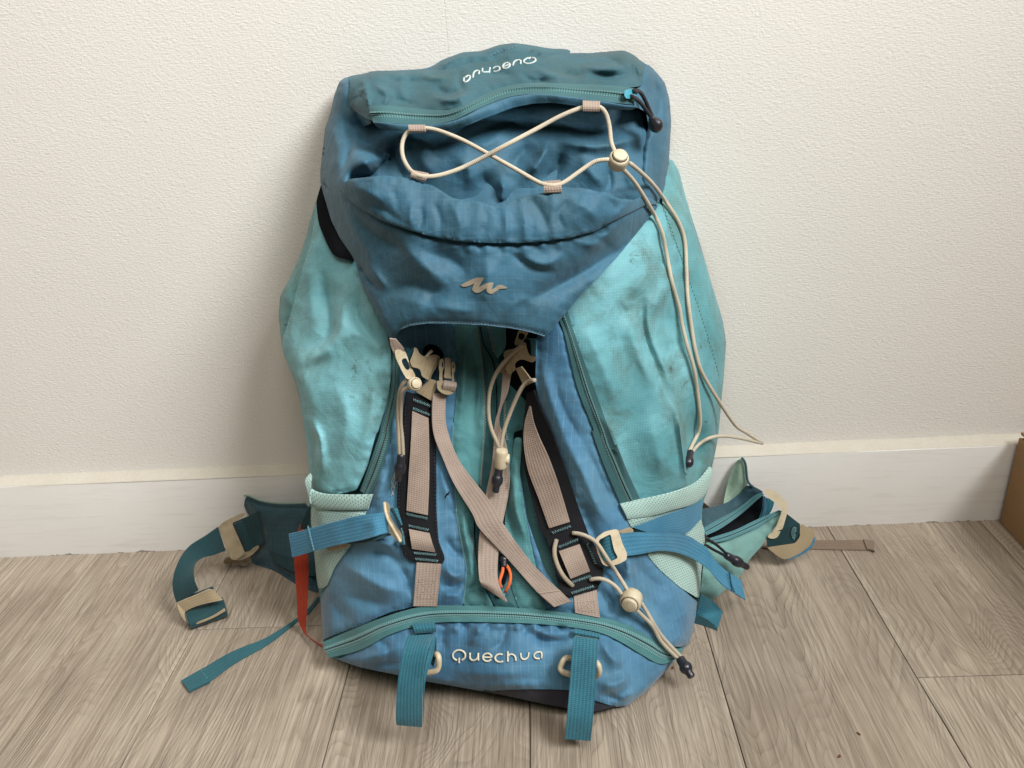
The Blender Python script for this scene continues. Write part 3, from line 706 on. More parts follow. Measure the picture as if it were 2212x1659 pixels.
# right side panel
Bf(L2((480, 480), (470, 620), (490, 760), (540, 900), (600, 1060), (660, 1150)), 10, -4.5); Bf(L2((520, 540), (505, 650), (530, 780), (590, 920), (650, 1060)), 6, 3)
Bf(L2((440, 600), (420, 760), (470, 900), (540, 1050)), 20, 6); Bf(L2((640, 420), (560, 560), (520, 640)), 16, 5); Bf(L2((600, 560), (640, 700), (680, 900)), 22, -5)
Bf(L2((700, 700), (760, 860), (800, 1050)), 18, 4); Bf(L2((330, 560), (400, 620), (420, 480)), 22, -5); Bf(L2((150, 700), (240, 900), (330, 1150)), 26, 5)
Bf(L2((560, 160), (590, 300), (570, 420)), 13, -5); Bf(L2((640, 280), (700, 420), (740, 500)), 13, -3)
Bf(L2((650, 1130), (690, 1300), (725, 1620)), 7, 8); Bf(L2((750, 1180), (790, 1400), (770, 1600)), 18, -10); Bf(L2((850, 1150), (860, 1350), (830, 1500)), 12, 5)
Bf(L2((200, 1180), (300, 1300), (400, 1600)), 12, 3); Bf(L2((520, 1200), (560, 1400), (600, 1560)), 26, 4)
# right blue panel
Bf(R6((420, 40), (560, 330), (660, 560), (760, 700)), 20, 6); Bf(R6((560, 100), (690, 380), (800, 600)), 10, -4); Bf(R6((520, 480), (600, 700), (680, 900)), 14, -4)
Bf(R4((1340, 300), (1380, 560), (1480, 850), (1580, 1150)), 24, 5); Bf(R4((1440, 500), (1480, 700), (1640, 1000)), 10, -3)
Bf(R4((1310, 250), (1300, 560), (1330, 700)), 7, 5)
Bf(R6((850, 900), (880, 1000), (850, 1080)), 10, 5); Bf(R6((900, 930), (1000, 1050), (1180, 1180)), 14, -4); Bf(R6((740, 960), (800, 1040), (790, 1120)), 10, -5)
Bf(R6((760, 1230), (960, 1330), (1150, 1450)), 14, 4); Bf(R6((1120, 1120), (1260, 1260), (1330, 1420)), 24, 5); Bf(R6((980, 1180), (1090, 1300), (1200, 1500)), 16, -4)
Bf(R6((680, 1150), (750, 1250), (720, 1330)), 10, -5)
# left blue panel
Bf(R5((560, 830), (700, 790), (860, 850)), 14, 6); Bf(R5((600, 900), (740, 880), (900, 960)), 12, -4); Bf(R5((440, 950), (600, 1040), (760, 1130), (930, 1170)), 22, 5)
Bf(R5((330, 1180), (430, 1300), (520, 1380)), 20, -4); Bf(R5((480, 1200), (640, 1230), (800, 1260)), 16, -4); Bf(R5((870, 970), (930, 1080), (960, 1200)), 9, -4)
Bf(R5((1190, 960), (1270, 1050), (1340, 1000)), 12, 5); Bf(R5((1180, 1100), (1260, 1130), (1330, 1080)), 9, -4); Bf(R5((1200, 760), (1260, 860), (1340, 900)), 10, -4); Bf(R5((1180, 1200), (1240, 1180), (1320, 1200)), 9, 3)
Bf(R5((1160, 220), (1210, 420), (1260, 560)), 12, 3); Bf(R5((780, 280), (720, 460), (700, 560)), 12, 4); Bf(R5((640, 620), (700, 700), (680, 800)), 16, 4)
# centre strip
Bf(R4((800, 250), (790, 500), (770, 800)), 10, 4); Bf(R4((860, 300), (900, 600), (880, 900)), 8, -4); Bf(R5((1330, 560), (1350, 760), (1390, 900), (1400, 1100)), 9, 4); Bf(R5((1380, 700), (1430, 820), (1400, 960)), 6, -4)
Bf(R5((1700, 350), (1720, 560), (1800, 800)), 10, 4); Bf(R5((1650, 300), (1660, 600), (1700, 800)), 8, -4); Bf(R5((1340, 1190), (1430, 1120), (1560, 1180)), 8, -3)
# bottom pocket
for i, x in enumerate((470, 560, 660, 770, 880, 960, 1040, 1130, 1210, 1290, 1370, 1440, 1530, 1600)):
    Bf(L3((x, 175), (x+(12 if i % 2 else -14), 230+(i*37) % 60)), 7, (2.6 if i % 2 else -2.6))
Bf(L3((470, 210), (440, 330), (480, 420)), 12, -4); Bf(L3((800, 190), (760, 300), (700, 380)), 10, 4); Bf(L3((980, 190), (1000, 330), (900, 420)), 10, -3.5); Bf(L3((1260, 260), (1400, 340), (1600, 330)), 12, -5)
Bf(L3((1300, 220), (1420, 280), (1560, 270)), 8, 4); Bf(L3((540, 620), (900, 640), (1300, 620)), 26, 5); Bf(L3((700, 760), (1000, 740), (1400, 740)), 12, 3)
Bf(L3((1900, 320), (1990, 480), (2100, 560)), 16, 5); Bf(L3((1880, 700), (2020, 740), (2180, 640)), 20, 5); Bf(L3((1900, 830), (2040, 860), (2150, 890)), 9, -4); Bf(L3((2020, 860), (2120, 850), (2200, 780)), 7, 4)
Bf(R7((250, 560), (380, 530), (520, 480)), 12, 4); Bf(R7((320, 600), (450, 580), (520, 560)), 9, -4); Bf(R7((420, 440), (460, 520), (420, 590)), 12, -3)

LID = Field([
 (1110, 92, .055), (940, 142, .070), (1250, 115, .060), (1390, 135, .085), (760, 165, .085), (850, 155, .075), (1430, 165, .070),
 (800, 235, .150), (1000, 228, .165), (1200, 185, .150), (1360, 198, .145), (1040, 170, .110), (860, 195, .110), (1250, 150, .105),
 (735, 395, .175), (900, 388, .215), (1080, 445, .232), (1200, 412, .228), (1370, 425, .185), (1000, 320, .190), (1230, 310, .185), (870, 300, .180), (1370, 310, .155),
 (870, 490, .235), (1060, 523, .248), (1240, 510, .236), (1050, 480, .244), (780, 455, .205), (1340, 480, .205),
 (880, 690, .250), (1060, 690, .256), (1170, 722, .250), (850, 742, .236), (1060, 610, .254), (900, 600, .244), (1200, 600, .242),
 (692, 388, .085), (703, 300, .085), (722, 200, .080), (710, 450, .115), (735, 520, .155), (772, 580, .188), (800, 650, .222), (828, 710, .238),
 (1448, 300, .080), (1440, 390, .095), (1425, 430, .115), (1370, 510, .170), (1300, 590, .205), (1235, 660, .232),
 (1400, 200, .100), (1444, 220, .070), (770, 250, .120)], lam=0.0002)
Lf = LID.fold
# the flap below the pocket seam
Lf(R1((640, 1220), (820, 1290), (900, 1380)), 26, -6); Lf(R1((520, 1180), (640, 1300), (760, 1400)), 22, 5); Lf(R1((980, 1260), (1000, 1400), (960, 1560)), 26, 5)
Lf(R1((1100, 1230), (1230, 1310), (1370, 1350)), 10, -3.5); Lf(R1((1180, 1260), (1300, 1300), (1420, 1250)), 14, 5)
Lf(R1((1850, 1040), (1760, 1180), (1600, 1290), (1320, 1450), (1150, 1520)), 22, -10); Lf(R1((1840, 1120), (1700, 1290), (1500, 1450)), 15, 6); Lf(R1((1560, 1150), (1640, 1200), (1560, 1290)), 13, -4)
Lf(R1((1480, 1180), (1580, 1190), (1700, 1090)), 10, 4)
Lf(R1((290, 1270), (330, 1370), (405, 1445)), 5, -6); Lf(R1((330, 1270), (380, 1350), (450, 1430)), 9, 4)
Lf(R1((200, 900), (240, 1060), (330, 1200), (430, 1420)), 14, 4); Lf(R1((270, 1010), (380, 1140), (560, 1240)), 16, -5); Lf(R1((560, 1500), (760, 1540), (1000, 1560)), 20, 4)
Lf(R1((420, 1480), (560, 1420), (720, 1460)), 16, -4); Lf(R2((1000, 860), (960, 800), (1050, 720)), 18, -4); Lf(R2((1330, 890), (1480, 800), (1560, 860)), 16, 3)
for i, x in enumerate((820, 860, 905, 950, 1000, 1060, 1100, 1150, 1200, 1260, 1300, 1350, 1400, 1450)):
    y = 1190 if x < 1250 else 1180-(x-1250)*0.12
    Lf(R1((x, y), (x+(10 if i % 2 else -10), y+34+(i*29) % 40)), 7, (-1.3 if i % 2 else 1.3))
Lf3 = lambda p, w, h: LID.fold(p, w, h*0.6)
# pocket front
Lf3(R1((590, 960), (575, 1040), (590, 1110)), 7, 4); Lf3(R1((640, 990), (640, 1060), (620, 1110)), 6, -4); Lf3(R1((780, 950), (830, 1030), (850, 1130)), 14, 5); Lf3(R1((700, 960), (740, 1060), (720, 1120)), 9, -4)
Lf3(R1((960, 980), (990, 1060), (950, 1150)), 12, -4); Lf3(R1((1085, 990), (1100, 1090), (1080, 1170)), 9, 5); Lf3(R1((1230, 930), (1290, 1030), (1330, 1120)), 14, -5); Lf3(R1((1160, 960), (1200, 1060), (1200, 1160)), 10, 3)
Lf3(R1((1430, 950), (1540, 1000), (1620, 1080)), 18, 5); Lf3(R1((1480, 930), (1380, 1020), (1420, 1120)), 10, -4); Lf3(R1((1640, 940), (1700, 1000), (1690, 1050)), 10, -4); Lf3(R1((1760, 960), (1720, 1010), (1650, 1050)), 8, 4)
Lf3(R1((240, 880), (330, 900), (430, 960)), 14, 5); Lf3(R1((330, 960), (440, 1010), (540, 1080)), 9, -4); Lf3(R1((460, 860), (500, 950), (520, 1040)), 12, -3); Lf3(R1((1600, 1070), (1640, 1120), (1580, 1130)), 6, -5)
# recessed mesh pocket floor
REC = Field(list(zip([1000, 1230, 870, 1370, 735, 900, 1080, 1200, 1380, 800, 1000, 1200, 1360, 760, 1400], [320, 310, 300, 310, 400, 395, 440, 415, 420, 240, 225, 190, 200, 300, 260],
   [.156, .148, .138, .116, .146, .158, .162, .164, .146, .094, .106, .092, .092, .104, .090])), lam=0.0002)
REC.wr = 0.0009
REC.folds = [f for f in LID.folds[:0]]
Rf = REC.fold
Rf(R1((830, 500), (1000, 480), (1250, 470), (1480, 530), (1750, 560)), 22, -8); Rf(R1((1380, 630), (1600, 660), (1850, 600)), 14, 9); Rf(R1((1330, 620), (1290, 720), (1240, 790), (1220, 840)), 13, 10)
Rf(R1((1400, 690), (1370, 790), (1300, 850)), 13, -8); Rf(R1((1250, 640), (1160, 720), (1140, 800)), 18, -6); Rf(R1((1070, 830), (1080, 900), (1060, 980)), 12, 9); Rf(R1((960, 800), (1000, 900), (980, 960)), 16, -5)
Rf(R1((700, 640), (640, 720), (720, 830)), 26, 6); Rf(R1((820, 700), (900, 800), (880, 900)), 18, 5); Rf(R1((500, 620), (480, 720), (520, 820)), 10, -6); Rf(R1((560, 640), (540, 760), (580, 800)), 9, 4)
Rf(R1((1500, 700), (1560, 800), (1640, 880)), 18, 6); Rf(R1((1640, 760), (1660, 830), (1650, 920)), 7, -5); Rf(R1((1700, 700), (1760, 800), (1780, 900)), 12, 5); Rf(R1((1100, 560), (1000, 640), (900, 660)), 16, 4)
Lf2 = lambda p, w, h: LID.fold(p, w*0.9, h*1.9)
# band above the zipper
Lf2(R1((380, 320), (450, 380), (430, 430)), 9, 4); Lf2(R1((700, 340), (780, 370), (860, 340)), 12, -4); Lf2(R1((700, 390), (800, 410), (900, 370)), 7, 3.5); Lf2(R1((960, 270), (1050, 260), (1150, 280)), 12, -3)
Lf2(R1((1380, 250), (1480, 270), (1500, 240)), 9, -4); Lf2(R1((1500, 230), (1640, 240), (1780, 220)), 10, 5); Lf2(R1((1560, 270), (1700, 280), (1800, 260)), 9, -3); Lf2(R1((560, 280), (520, 340), (560, 400)), 12, 3)
Lf2(R1((1780, 200), (1800, 260), (1830, 330)), 7, -4); Lf2(R1((330, 330), (340, 400), (350, 440)), 5, 4)
Lf2(R1((420, 270), (500, 300), (640, 300)), 8, -2.5); Lf2(R1((620, 260), (700, 290), (800, 280)), 7, 2.5); Lf2(R1((860, 250), (840, 310), (880, 370)), 8, -2.5); Lf2(R1((1250, 230), (1330, 270), (1440, 290)), 8, 2.5)
Lf2(R1((1180, 260), (1240, 300), (1340, 300)), 6, -2.2); Lf2(R1((420, 380), (520, 410), (620, 430)), 6, -2.2); Lf2(R1((1620, 170), (1700, 200), (1760, 250)), 7, -2.5); Lf2(R1((300, 290), (330, 330), (300, 370)), 7, 2.5)
Lf2(R1((760, 220), (820, 190), (880, 180)), 6, 2.5); Lf2(R1((1000, 180), (1060, 150), (1100, 120)), 6, -2.5); Lf2(R1((1200, 150), (1260, 140), (1330, 160)), 6, 2)
# side gussets
Lf(R1((245, 440), (350, 585), (462, 690)), 5, -5); Lf(R1((262, 420), (372, 570), (470, 665)), 8, 4); Lf(R1((474, 705), (440, 765), (400, 835)), 5, -5); Lf(R1((440, 700), (405, 760), (370, 820)), 9, 4)
Lf(R1((230, 480), (262, 600), (215, 760), (178, 860)), 6, -4)
Lf(R1((160, 560), (180, 700), (130, 820)), 13, 6); Lf(R1((210, 480), (240, 640), (220, 790)), 11, -5); Lf(R1((1890, 260), (1930, 400), (1900, 560)), 10, -6); Lf(R1((1950, 380), (1975, 560), (1960, 800)), 9, 4)
Lf(R1((1880, 600), (1900, 760), (1870, 900)), 8, -4)

body_poly = L1((260, 250), (225, 330), (190, 440), (165, 540), (110, 670), (60, 760), (53, 850), (62, 930), (68, 1000), (100, 1080), (140, 1180), (165, 1330), (180, 1430), (190, 1540)) + \
 [(667, 1063), (669, 1110), (674, 1160), (680, 1210), (683, 1250), (688, 1275), (692, 1292), (695, 1340), (697, 1390), (705, 1420)] + \
 R7((185, 550), (300, 590), (500, 630), (650, 665), (800, 692), (960, 722), (1100, 748), (1300, 792), (1440, 817), (1580, 835), (1700, 806), (1750, 805), (1850, 730), (1940, 640), (1985, 590), (2020, 545), (2062, 480), (2090, 470), (2110, 400), (2143, 240)) + \
 R6((1395, 1200), (1410, 1050), (1430, 880), (1430, 730), (1402, 620), (1415, 500), (1468, 400), (1475, 280), (1510, 130), (1530, 0)) + \
 R3((1565, 1650), (1585, 1380), (1560, 1220), (1490, 990), (1400, 680), (1300, 360), (1240, 130), (1185, 40)) + [(1440, 330), (1400, 210), (1300, 170), (1100, 150), (900, 180), (770, 230), (715, 320)]
BL = densify(body_poly, 6, True)
RND = (30, 0.034, BL)
core = patch('main_compartment', body_poly, BODY, -0.022, M['turq_d'], bp, step=14, skirt_to=0.012, rnd=(30, .048, BL))
# a hidden corner of the compartment showing black beside the lid
patch('collar_lining', R1((100, 830), (60, 960), (75, 1080), (120, 1190), (160, 1260), (280, 1285), (320, 1180), (240, 1000), (180, 900)), BODY, 0.012, M['dark'], bp, step=8, skirt=0.01)
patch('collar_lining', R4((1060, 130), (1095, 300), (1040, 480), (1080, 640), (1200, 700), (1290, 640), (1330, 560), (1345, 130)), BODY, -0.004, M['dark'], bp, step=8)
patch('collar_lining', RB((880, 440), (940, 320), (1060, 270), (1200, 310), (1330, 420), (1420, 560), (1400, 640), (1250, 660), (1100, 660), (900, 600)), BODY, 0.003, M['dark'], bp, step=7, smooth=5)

def panel(name, poly, mat, off=0.0, **kw):
    kw.setdefault('rnd', RND)
    return patch(name, poly, BODY, off, M[mat], kw.pop('parent', bp), **kw)
# ---- left side panels
lsp = panel('side_panel', L1((225, 325), (200, 520), (160, 640), (105, 850), (70, 960), (72, 1000), (100, 1080), (140, 1180), (165, 1330), (180, 1430), (195, 1600), (250, 1650)) + R5((330, 470), (560, 425), (640, 250), (705, 0)) +
  L1((500, 1380), (545, 1240), (563, 1100), (562, 1020), (545, 940), (500, 830), (450, 700), (400, 600), (330, 500), (280, 400)), 'turq', 0.0, puck=0.0012, seed=1)
panel('side_panel', L1((225, 325), (190, 440), (165, 540), (110, 670), (60, 760), (53, 850), (62, 930), (68, 960), (105, 850), (160, 640), (200, 520)), 'turq_d', -0.002, puck=0.001, seed=2, drop=0.003)
stitches('stitching', L1((205, 520), (165, 640), (112, 840), (76, 955)), BODY, 0.0008, M['thread'], bp, 6, 4, 0.0003)
zl = R2((755, 1090), (752, 1190), (745, 1290), (715, 1410), (690, 1500)) + R5((735, 0), (680, 160), (620, 330), (585, 430)); zr = R2((790, 1100), (788, 1200), (783, 1310), (765, 1430), (742, 1540)) + R5((818, 10), (770, 190), (720, 330), (655, 460))
def zip_prof(m, w, ch, half):
    u = (np.linspace(0, 1, m)-0.5)*w; a = np.abs(u)
    return np.where(a < half, ch*np.sqrt(np.clip(1-((a-half*0.52)/(half*0.55))**2, 0, 1))*1.0, 0)-0.0007*np.exp(-(u/0.0006)**2)
def zipper(name, Lp, Rp, F, off, mat, w, parent, ch=0.0011, half=0.0042, m=21, th=0.0012):
    return ribbon(name, Lp, Rp, F, off, mat, parent, th, m=m, prof=zip_prof(m, w, ch, half))
zipper('side_zipper', zl, zr, BODY, 0.0015, M['zip2'], 0.016, bp, 0.0012, 0.0024)
# ---- front blue panels
panel('front_panel', R2((760, 985), (800, 955), (870, 935), (1085, 930)) + R4((715, 150), (745, 400), (738, 600), (717, 850), (706, 1000), (722, 1300), (737, 1500)) + R5((1280, 560), (1320, 800), (1362, 1000), (1337, 1262), (975, 1268), (800, 1310), (600, 1400), (330, 1500)) +
  [(697, 1385), (695, 1340), (692, 1292)] + R5((345, 1130), (400, 985), (520, 815), (600, 660), (640, 520), (690, 350), (760, 150), (800, 0)) + R2((760, 1450), (783, 1310), (786, 1150), (772, 1040)), 'blue', 0.0, puck=0.0012, seed=3)
panel('front_panel', R4((1325, 150), (1312, 300), (1305, 560), (1330, 700), (1400, 880), (1460, 1060), (1540, 1260), (1610, 1460), (1690, 1700)) + R6((690, 1000), (650, 1150), (400, 1200)) + R5((1990, 1100), (1925, 1000), (1800, 640), (1770, 450), (1745, 300)) +
  R6((90, 420), (120, 560), (180, 860), (240, 1100), (270, 1290), (480, 1318), (700, 1355), (900, 1450), (1100, 1560), (1290, 1560)) + R7((2090, 470), (2110, 400), (2143, 240)) +
  R6((1250, 1130), (1100, 1000), (1000, 880), (900, 720), (860, 630), (800, 500), (700, 260), (610, 0)) + R2((1850, 1500), (1770, 1310), (1718, 1100), (1690, 950), (1660, 880), (1560, 900)), 'blue', 0.003, puck=0.0012, seed=4, drop=0.003)
# ---- centre strips
panel('centre_strip', R4((712, 140), (742, 400), (735, 600), (714, 850), (703, 1000), (719, 1300), (734, 1500)) + R5((1278, 560), (1318, 800), (1359, 1000), (1334, 1262), (1560, 1275), (1470, 1100), (1420, 900), (1410, 700), (1430, 450), (1470, 300), (1490, 0)) +
  R4((925, 1000), (938, 800), (935, 600), (925, 430), (895, 280), (875, 140)), 'panel', 0.0015, puck=0.0012, seed=5, rnd=None)
panel('placket', R4((870, 140), (895, 280), (925, 430), (935, 600), (938, 800), (925, 1000), (900, 1320)) + R5((1440, 450), (1420, 700), (1430, 900), (1480, 1100), (1570, 1278), (1740, 1285), (1690, 1150), (1620, 900), (1590, 700), (1600, 450), (1690, 300), (1700, 0)) +
  R4((1230, 900), (1240, 700), (1100, 560), (1040, 420), (1000, 300), (965, 140)), 'placket', 0.0008, puck=0.0008, seed=6, rnd=None)
panel('centre_strip', R4((965, 145), (1000, 330), (1030, 400), (1095, 300), (1090, 145)), 'panel', 0.003, rnd=None)
panel('centre_strip', R5((1760, 40), (1745, 300), (1770, 450), (1800, 650), (1850, 900), (1905, 1150), (1940, 1300), (1740, 1285), (1690, 1150), (1660, 1000), (1630, 800), (1640, 600), (1655, 400), (1690, 200), (1705, 40)), 'panel', 0.002, puck=0.001, seed=7, rnd=None)
stitches('zigzag_stitching', R4((880, 150), (915, 400), (935, 620), (940, 850), (925, 1080), (905, 1320)), BODY, 0.0032, M['threadt'], bp, zig=2.2, zl=7, r=0.0003)
stitches('zigzag_stitching', R4((960, 150), (985, 260), (1005, 345)), BODY, 0.0042, M['threadt'], bp, zig=2.2, zl=7, r=0.0003)
stitches('zigzag_stitching', R4((1085, 700), (1080, 850), (1100, 980)), BODY, 0.0036, M['threadt'], bp, zig=2.2, zl=7, r=0.0003)
stitches('edge_stitching', R4((712, 860), (703, 1000), (719, 1300), (734, 1500)) + R5((1280, 560), (1320, 800), (1360, 1000), (1335, 1250)), BODY, 0.0022, M['thread'], bp, zig=1.2, zl=5, r=0.00028)
stitches('edge_stitching', R5((1770, 450), (1800, 650), (1850, 900), (1905, 1150)), BODY, 0.0042, M['threadd'], bp, zig=1.2, zl=5, r=0.0003)
cord('centre_zip_line', R4((905, 160), (930, 290), (1000, 420), (1025, 640), (1020, 900), (1000, 1200)) + R5((1520, 600),), BODY, 0.0022, M['dark'], bp, r=0.0006)
# ---- right side panels
seamR = R3((1120, 390), (1230, 700), (1300, 900), (1380, 1130), (1480, 1450), (1530, 1640))
rsp = panel('side_panel', R2((1700, 860), (1800, 1150), (1870, 1350), (1975, 1640)) + R6((750, 30), (870, 300), (960, 495), (1150, 460), (1300, 415), (1280, 250), (1252, 30)) + L2((700, 1400), (690, 1300), (668, 1140)) +
  R3(*[(1420, 1480), (1400, 1300), (1350, 1100), (1280, 900), (1180, 640), (1100, 440)][:0]) + R3((1530, 1640), (1480, 1450), (1380, 1130), (1300, 900), (1230, 700), (1120, 390), (1080, 330), (900, 600), (700, 800), (540, 960), (430, 1130)), 'turq_s', 0.0, puck=0.0004, seed=8, drop=0.0006)
panel('side_panel', R3((1120, 390), (1230, 700), (1300, 900), (1380, 1130), (1480, 1450), (1530, 1640)) + L2((668, 1150), (690, 1300), (702, 1420), (728, 1630)) + R6((1300, 412), (1400, 350), (1450, 290), (1470, 262), (1508, 130), (1530, 0)) +
  R3((1565, 1650), (1585, 1380), (1560, 1220), (1490, 990), (1400, 680), (1300, 360), (1240, 130), (1185, 40), (1130, 200)), 'turq_d', -0.0004, puck=0.0004, seed=9, drop=0.0006)
panel('seam_allowance', [(1440, 858), (1480, 840), (1548, 792), (1560, 800), (1560, 830), (1485, 886), (1447, 905)], 'turq_d', -0.0012, drop=0, skirt=0.002)
stitches('stitching', R3((1130, 400), (1236, 700), (1306, 900), (1386, 1130), (1486, 1450), (1535, 1640)), BODY, 0.0008, M['threadd'], bp, 5, 4, 0.0003)
stitches('stitching', L2((596, 40), (640, 170), (690, 290), (715, 350)), BODY, 0.0012, M['threadd'], bp, 5, 4, 0.00026)
zl = R2((1650, 880), (1690, 990), (1716, 1100), (1766, 1300), (1850, 1510)) + R6((610, 0), (700, 250), (800, 480), (825, 530)); zr = R2((1705, 860), (1760, 1030), (1806, 1160), (1876, 1350), (1985, 1650)) + R6((760, 20), (868, 290), (940, 440), (965, 500))
zipper('side_zipper', zl, [tuple(p) for p in spline(zr, len(zl))], BODY, 0.0035, M['zip2'], 0.022, bp, 0.0014, 0.0026)
# ---- mesh side pockets
panel('mesh_pocket', R5((232, 545), (640, 560), (600, 660), (520, 820), (400, 985), (345, 1125), (282, 1142), (262, 1000), (252, 800), (230, 650)), 'mint', 0.004, seed=10, drop=0.003, parent=bp)
ribbon('pocket_binding', R5((228, 300), (195, 345), (212, 415), (300, 455), (450, 463), (672, 462)), R5((240, 330), (235, 400), (240, 545), (330, 567), (500, 572), (640, 566)), BODY, [0.002, .006, .007, .007, .007, .006], M['mint'], bp, 0.003, m=7, prof=np.array([-.001, .0006, .001, .0011, .001, .0006, -.001]))
panel('mesh_pocket', R6((1400, 625), (1430, 730), (1430, 880), (1410, 1050), (1390, 1215), (1250, 1130), (1100, 1000), (1000, 880), (1130, 800), (1300, 735)), 'mint', 0.004, seed=11, parent=bp)
panel('mesh_pocket', R6((846, 600), (900, 705), (1120, 610), (1300, 560), (1180, 560), (1000, 590)), 'mint', 0.004, seed=11, parent=bp)
ribbon('pocket_binding', R6((818, 527), (960, 497), (1150, 460), (1300, 413), (1400, 350), (1452, 285), (1478, 255)), R6((872, 636), (1050, 612), (1200, 572), (1340, 532), (1430, 468), (1472, 390), (1484, 320)), BODY, [.006, .007, .008, .008, .007, .005, .002], M['mint'], bp, 0.003, m=7, prof=np.array([-.001, .0006, .001, .0011, .001, .0006, -.001]))
# ---- bottom compartment
bpk = panel('bottom_pocket', R7((118, 530), (185, 552), (300, 592), (500, 632), (650, 666), (800, 692), (960, 722), (1100, 714), (1250, 710), (1440, 714), (1590, 776), (1690, 806), (1750, 805), (1850, 730), (1940, 640), (1985, 590), (2015, 548),
  (1960, 575), (1850, 520), (1720, 445), (1620, 395), (1450, 365), (1250, 347), (1000, 340), (720, 343), (580, 370), (450, 415), (300, 495), (185, 545)), 'blue', 0.0, puck=0.0014, seed=12, rnd=(13, .010, BL), drop=0.001)
panel('base_panel', R7((962, 718), (1100, 712), (1250, 708), (1440, 712), (1590, 774), (1700, 803), (1580, 834), (1440, 816), (1300, 791), (1100, 747)), 'base', -0.002, rnd=None, puck=0.0005, seed=13, drop=0.001)
zt = R7((96, 455), (250, 388), (400, 328), (540, 284), (650, 262), (800, 254), (1000, 258), (1200, 270), (1400, 290), (1600, 318), (1750, 352), (1880, 402), (1980, 470), (2060, 500)); zb = R7((130, 540), (300, 497), (450, 418), (590, 370), (700, 349), (820, 344), (1000, 345), (1220, 352), (1420, 369), (1600, 400), (1720, 452), (1840, 525), (1940, 575), (2015, 548))
zipper('bottom_zipper', zt, zb, BODY, 0.0022, M['zip'], 0.030, bp, 0.0016, 0.0045, 25)
stitches('stitching', R7((118, 432), (260, 372), (400, 316), (545, 272)), BODY, 0.0012, M['threadd'], bp, 5, 3, 0.0003)
# thread ends and a small tear
many_tubes('loose_thread', [at(spline(R4(*p), 14), BODY.d(spline(R4(*p), 14), 0.0012+0.001*np.sin(np.arange(14)))) for p in (((290, 1210), (262, 1290), (285, 1330), (258, 1390)), ((285, 1250), (270, 1300), (262, 1340), (275, 1380)), ((278, 1230), (296, 1280), (270, 1330)))], 0.00028, M['threadw'], bp, 4)
many_tubes('tear', [at(spline(R5(*p), 8), BODY.d(spline(R5(*p), 8), 0.0004)) for p in (((1203, 478), (1218, 452), (1238, 436)), ((1216, 454), (1230, 456)))], 0.0006, M['dark'], bp, 4)

# ---- daisy chains
bl = ribbon('daisy_chain', R4((372, 630), (352, 800), (346, 1000), (312, 1250), (303, 1500), (345, 1655)) + R5((890, 800), (895, 880), (915, 918), (960, 938)), R4((560, 690), (550, 830), (580, 1000), (585, 1250), (588, 1500), (598, 1655)) + R5((1158, 800), (1190, 880), (1207, 930), (1180, 957)), BODY, 0.004, M['black'], bp, 0.002, m=9)
def webpiece(name, quad, off, parent, mat='taupe2', F=BODY, n=16, th=0.0012, bulge=0.002):
    q = A(quad)  # left-top, right-top, right-bottom, left-bottom
    k = 7; t = np.linspace(0, 1, k); Lp = q[0]*(1-t)[:, None]+q[3]*t[:, None]; Rp = q[1]*(1-t)[:, None]+q[2]*t[:, None]
    return ribbon(name, Lp, Rp, F, off+bulge*np.sin(np.pi*t), M[mat], parent, th, n=n, smooth=False)
ribbon('webbing', R4((412, 770), (402, 1000), (385, 1250), (370, 1495)), R4((530, 822), (535, 1040), (535, 1290), (525, 1528)), BODY, [.0062, .0075, .0075, .0062], M['taupe2'], bl, 0.0012)
webpiece('webbing', R5((940, 705), (1090, 735), (1130, 875), (962, 850)), 0.0062, bl, bulge=0.004)
def bar(name, a, b, parent, w=2.6, off=0.0068):
    stitches(name, [a, b], BODY, off, M['thread'], parent, zig=w, zl=4.2, r=0.00036)
for a, b in (((420, 688), (548, 738)), ((415, 752), (540, 800)), ((372, 1518), (522, 1552)), ((386, 1602), (532, 1636))): bar('bar_tack', *R4(a, b), bl)
for a, b in (((978, 880), (1138, 893)), ((988, 922), (1150, 938))): bar('bar_tack', *R5(a, b), bl)
stitches('edge_stitching', R4((362, 740), (356, 1000), (322, 1250), (313, 1500), (350, 1640)) + R5((903, 790), (905, 870), (930, 915)), BODY, 0.0066, M['rubber'], bl, 5, 3, 0.0004)
stitches('edge_stitching', R4((574, 1050), (577, 1300), (579, 1500), (590, 1655)) + R5((1150, 800), (1185, 890), (1192, 935)), BODY, 0.0066, M['rubber'], bl, 5, 3, 0.0004)
br = ribbon('daisy_chain', R4((1240, 640), (1226, 800), (1206, 1000), (1218, 1160), (1250, 1300), (1290, 1450), (1340, 1640)) + R6((275, 760), (330, 960), (372, 1120), (400, 1175), (450, 1197)), R4((1292, 620), (1335, 750), (1410, 900), (1470, 1060), (1545, 1260), (1615, 1460), (1690, 1660)) + R6((600, 770), (665, 900), (692, 1010), (680, 1095), (640, 1142)), BODY, 0.006, M['black'], bp, 0.002, m=9)
ribbon('webbing', R4((1262, 735), (1228, 850), (1220, 1000), (1252, 1200), (1330, 1410), (1405, 1622)), R4((1268, 740), (1290, 850), (1335, 970), (1405, 1120), (1485, 1340), (1556, 1575)), BODY, [.008, .009, .0105, .010, .009, .0082], M['taupe2'], br, 0.0012)
webpiece('webbing', R6((370, 866), (520, 815), (597, 1012), (455, 1067)), 0.0085, br, bulge=0.004)
for a, b in (((322, 735), (458, 684)), ((370, 838), (508, 782)), ((470, 1092), (603, 1045)), ((462, 1170), (622, 1122))): bar('bar_tack', *R6(a, b), br, off=0.0090)
bar('bar_tack', *R6((574, 812), (640, 962)), br, off=0.0090)
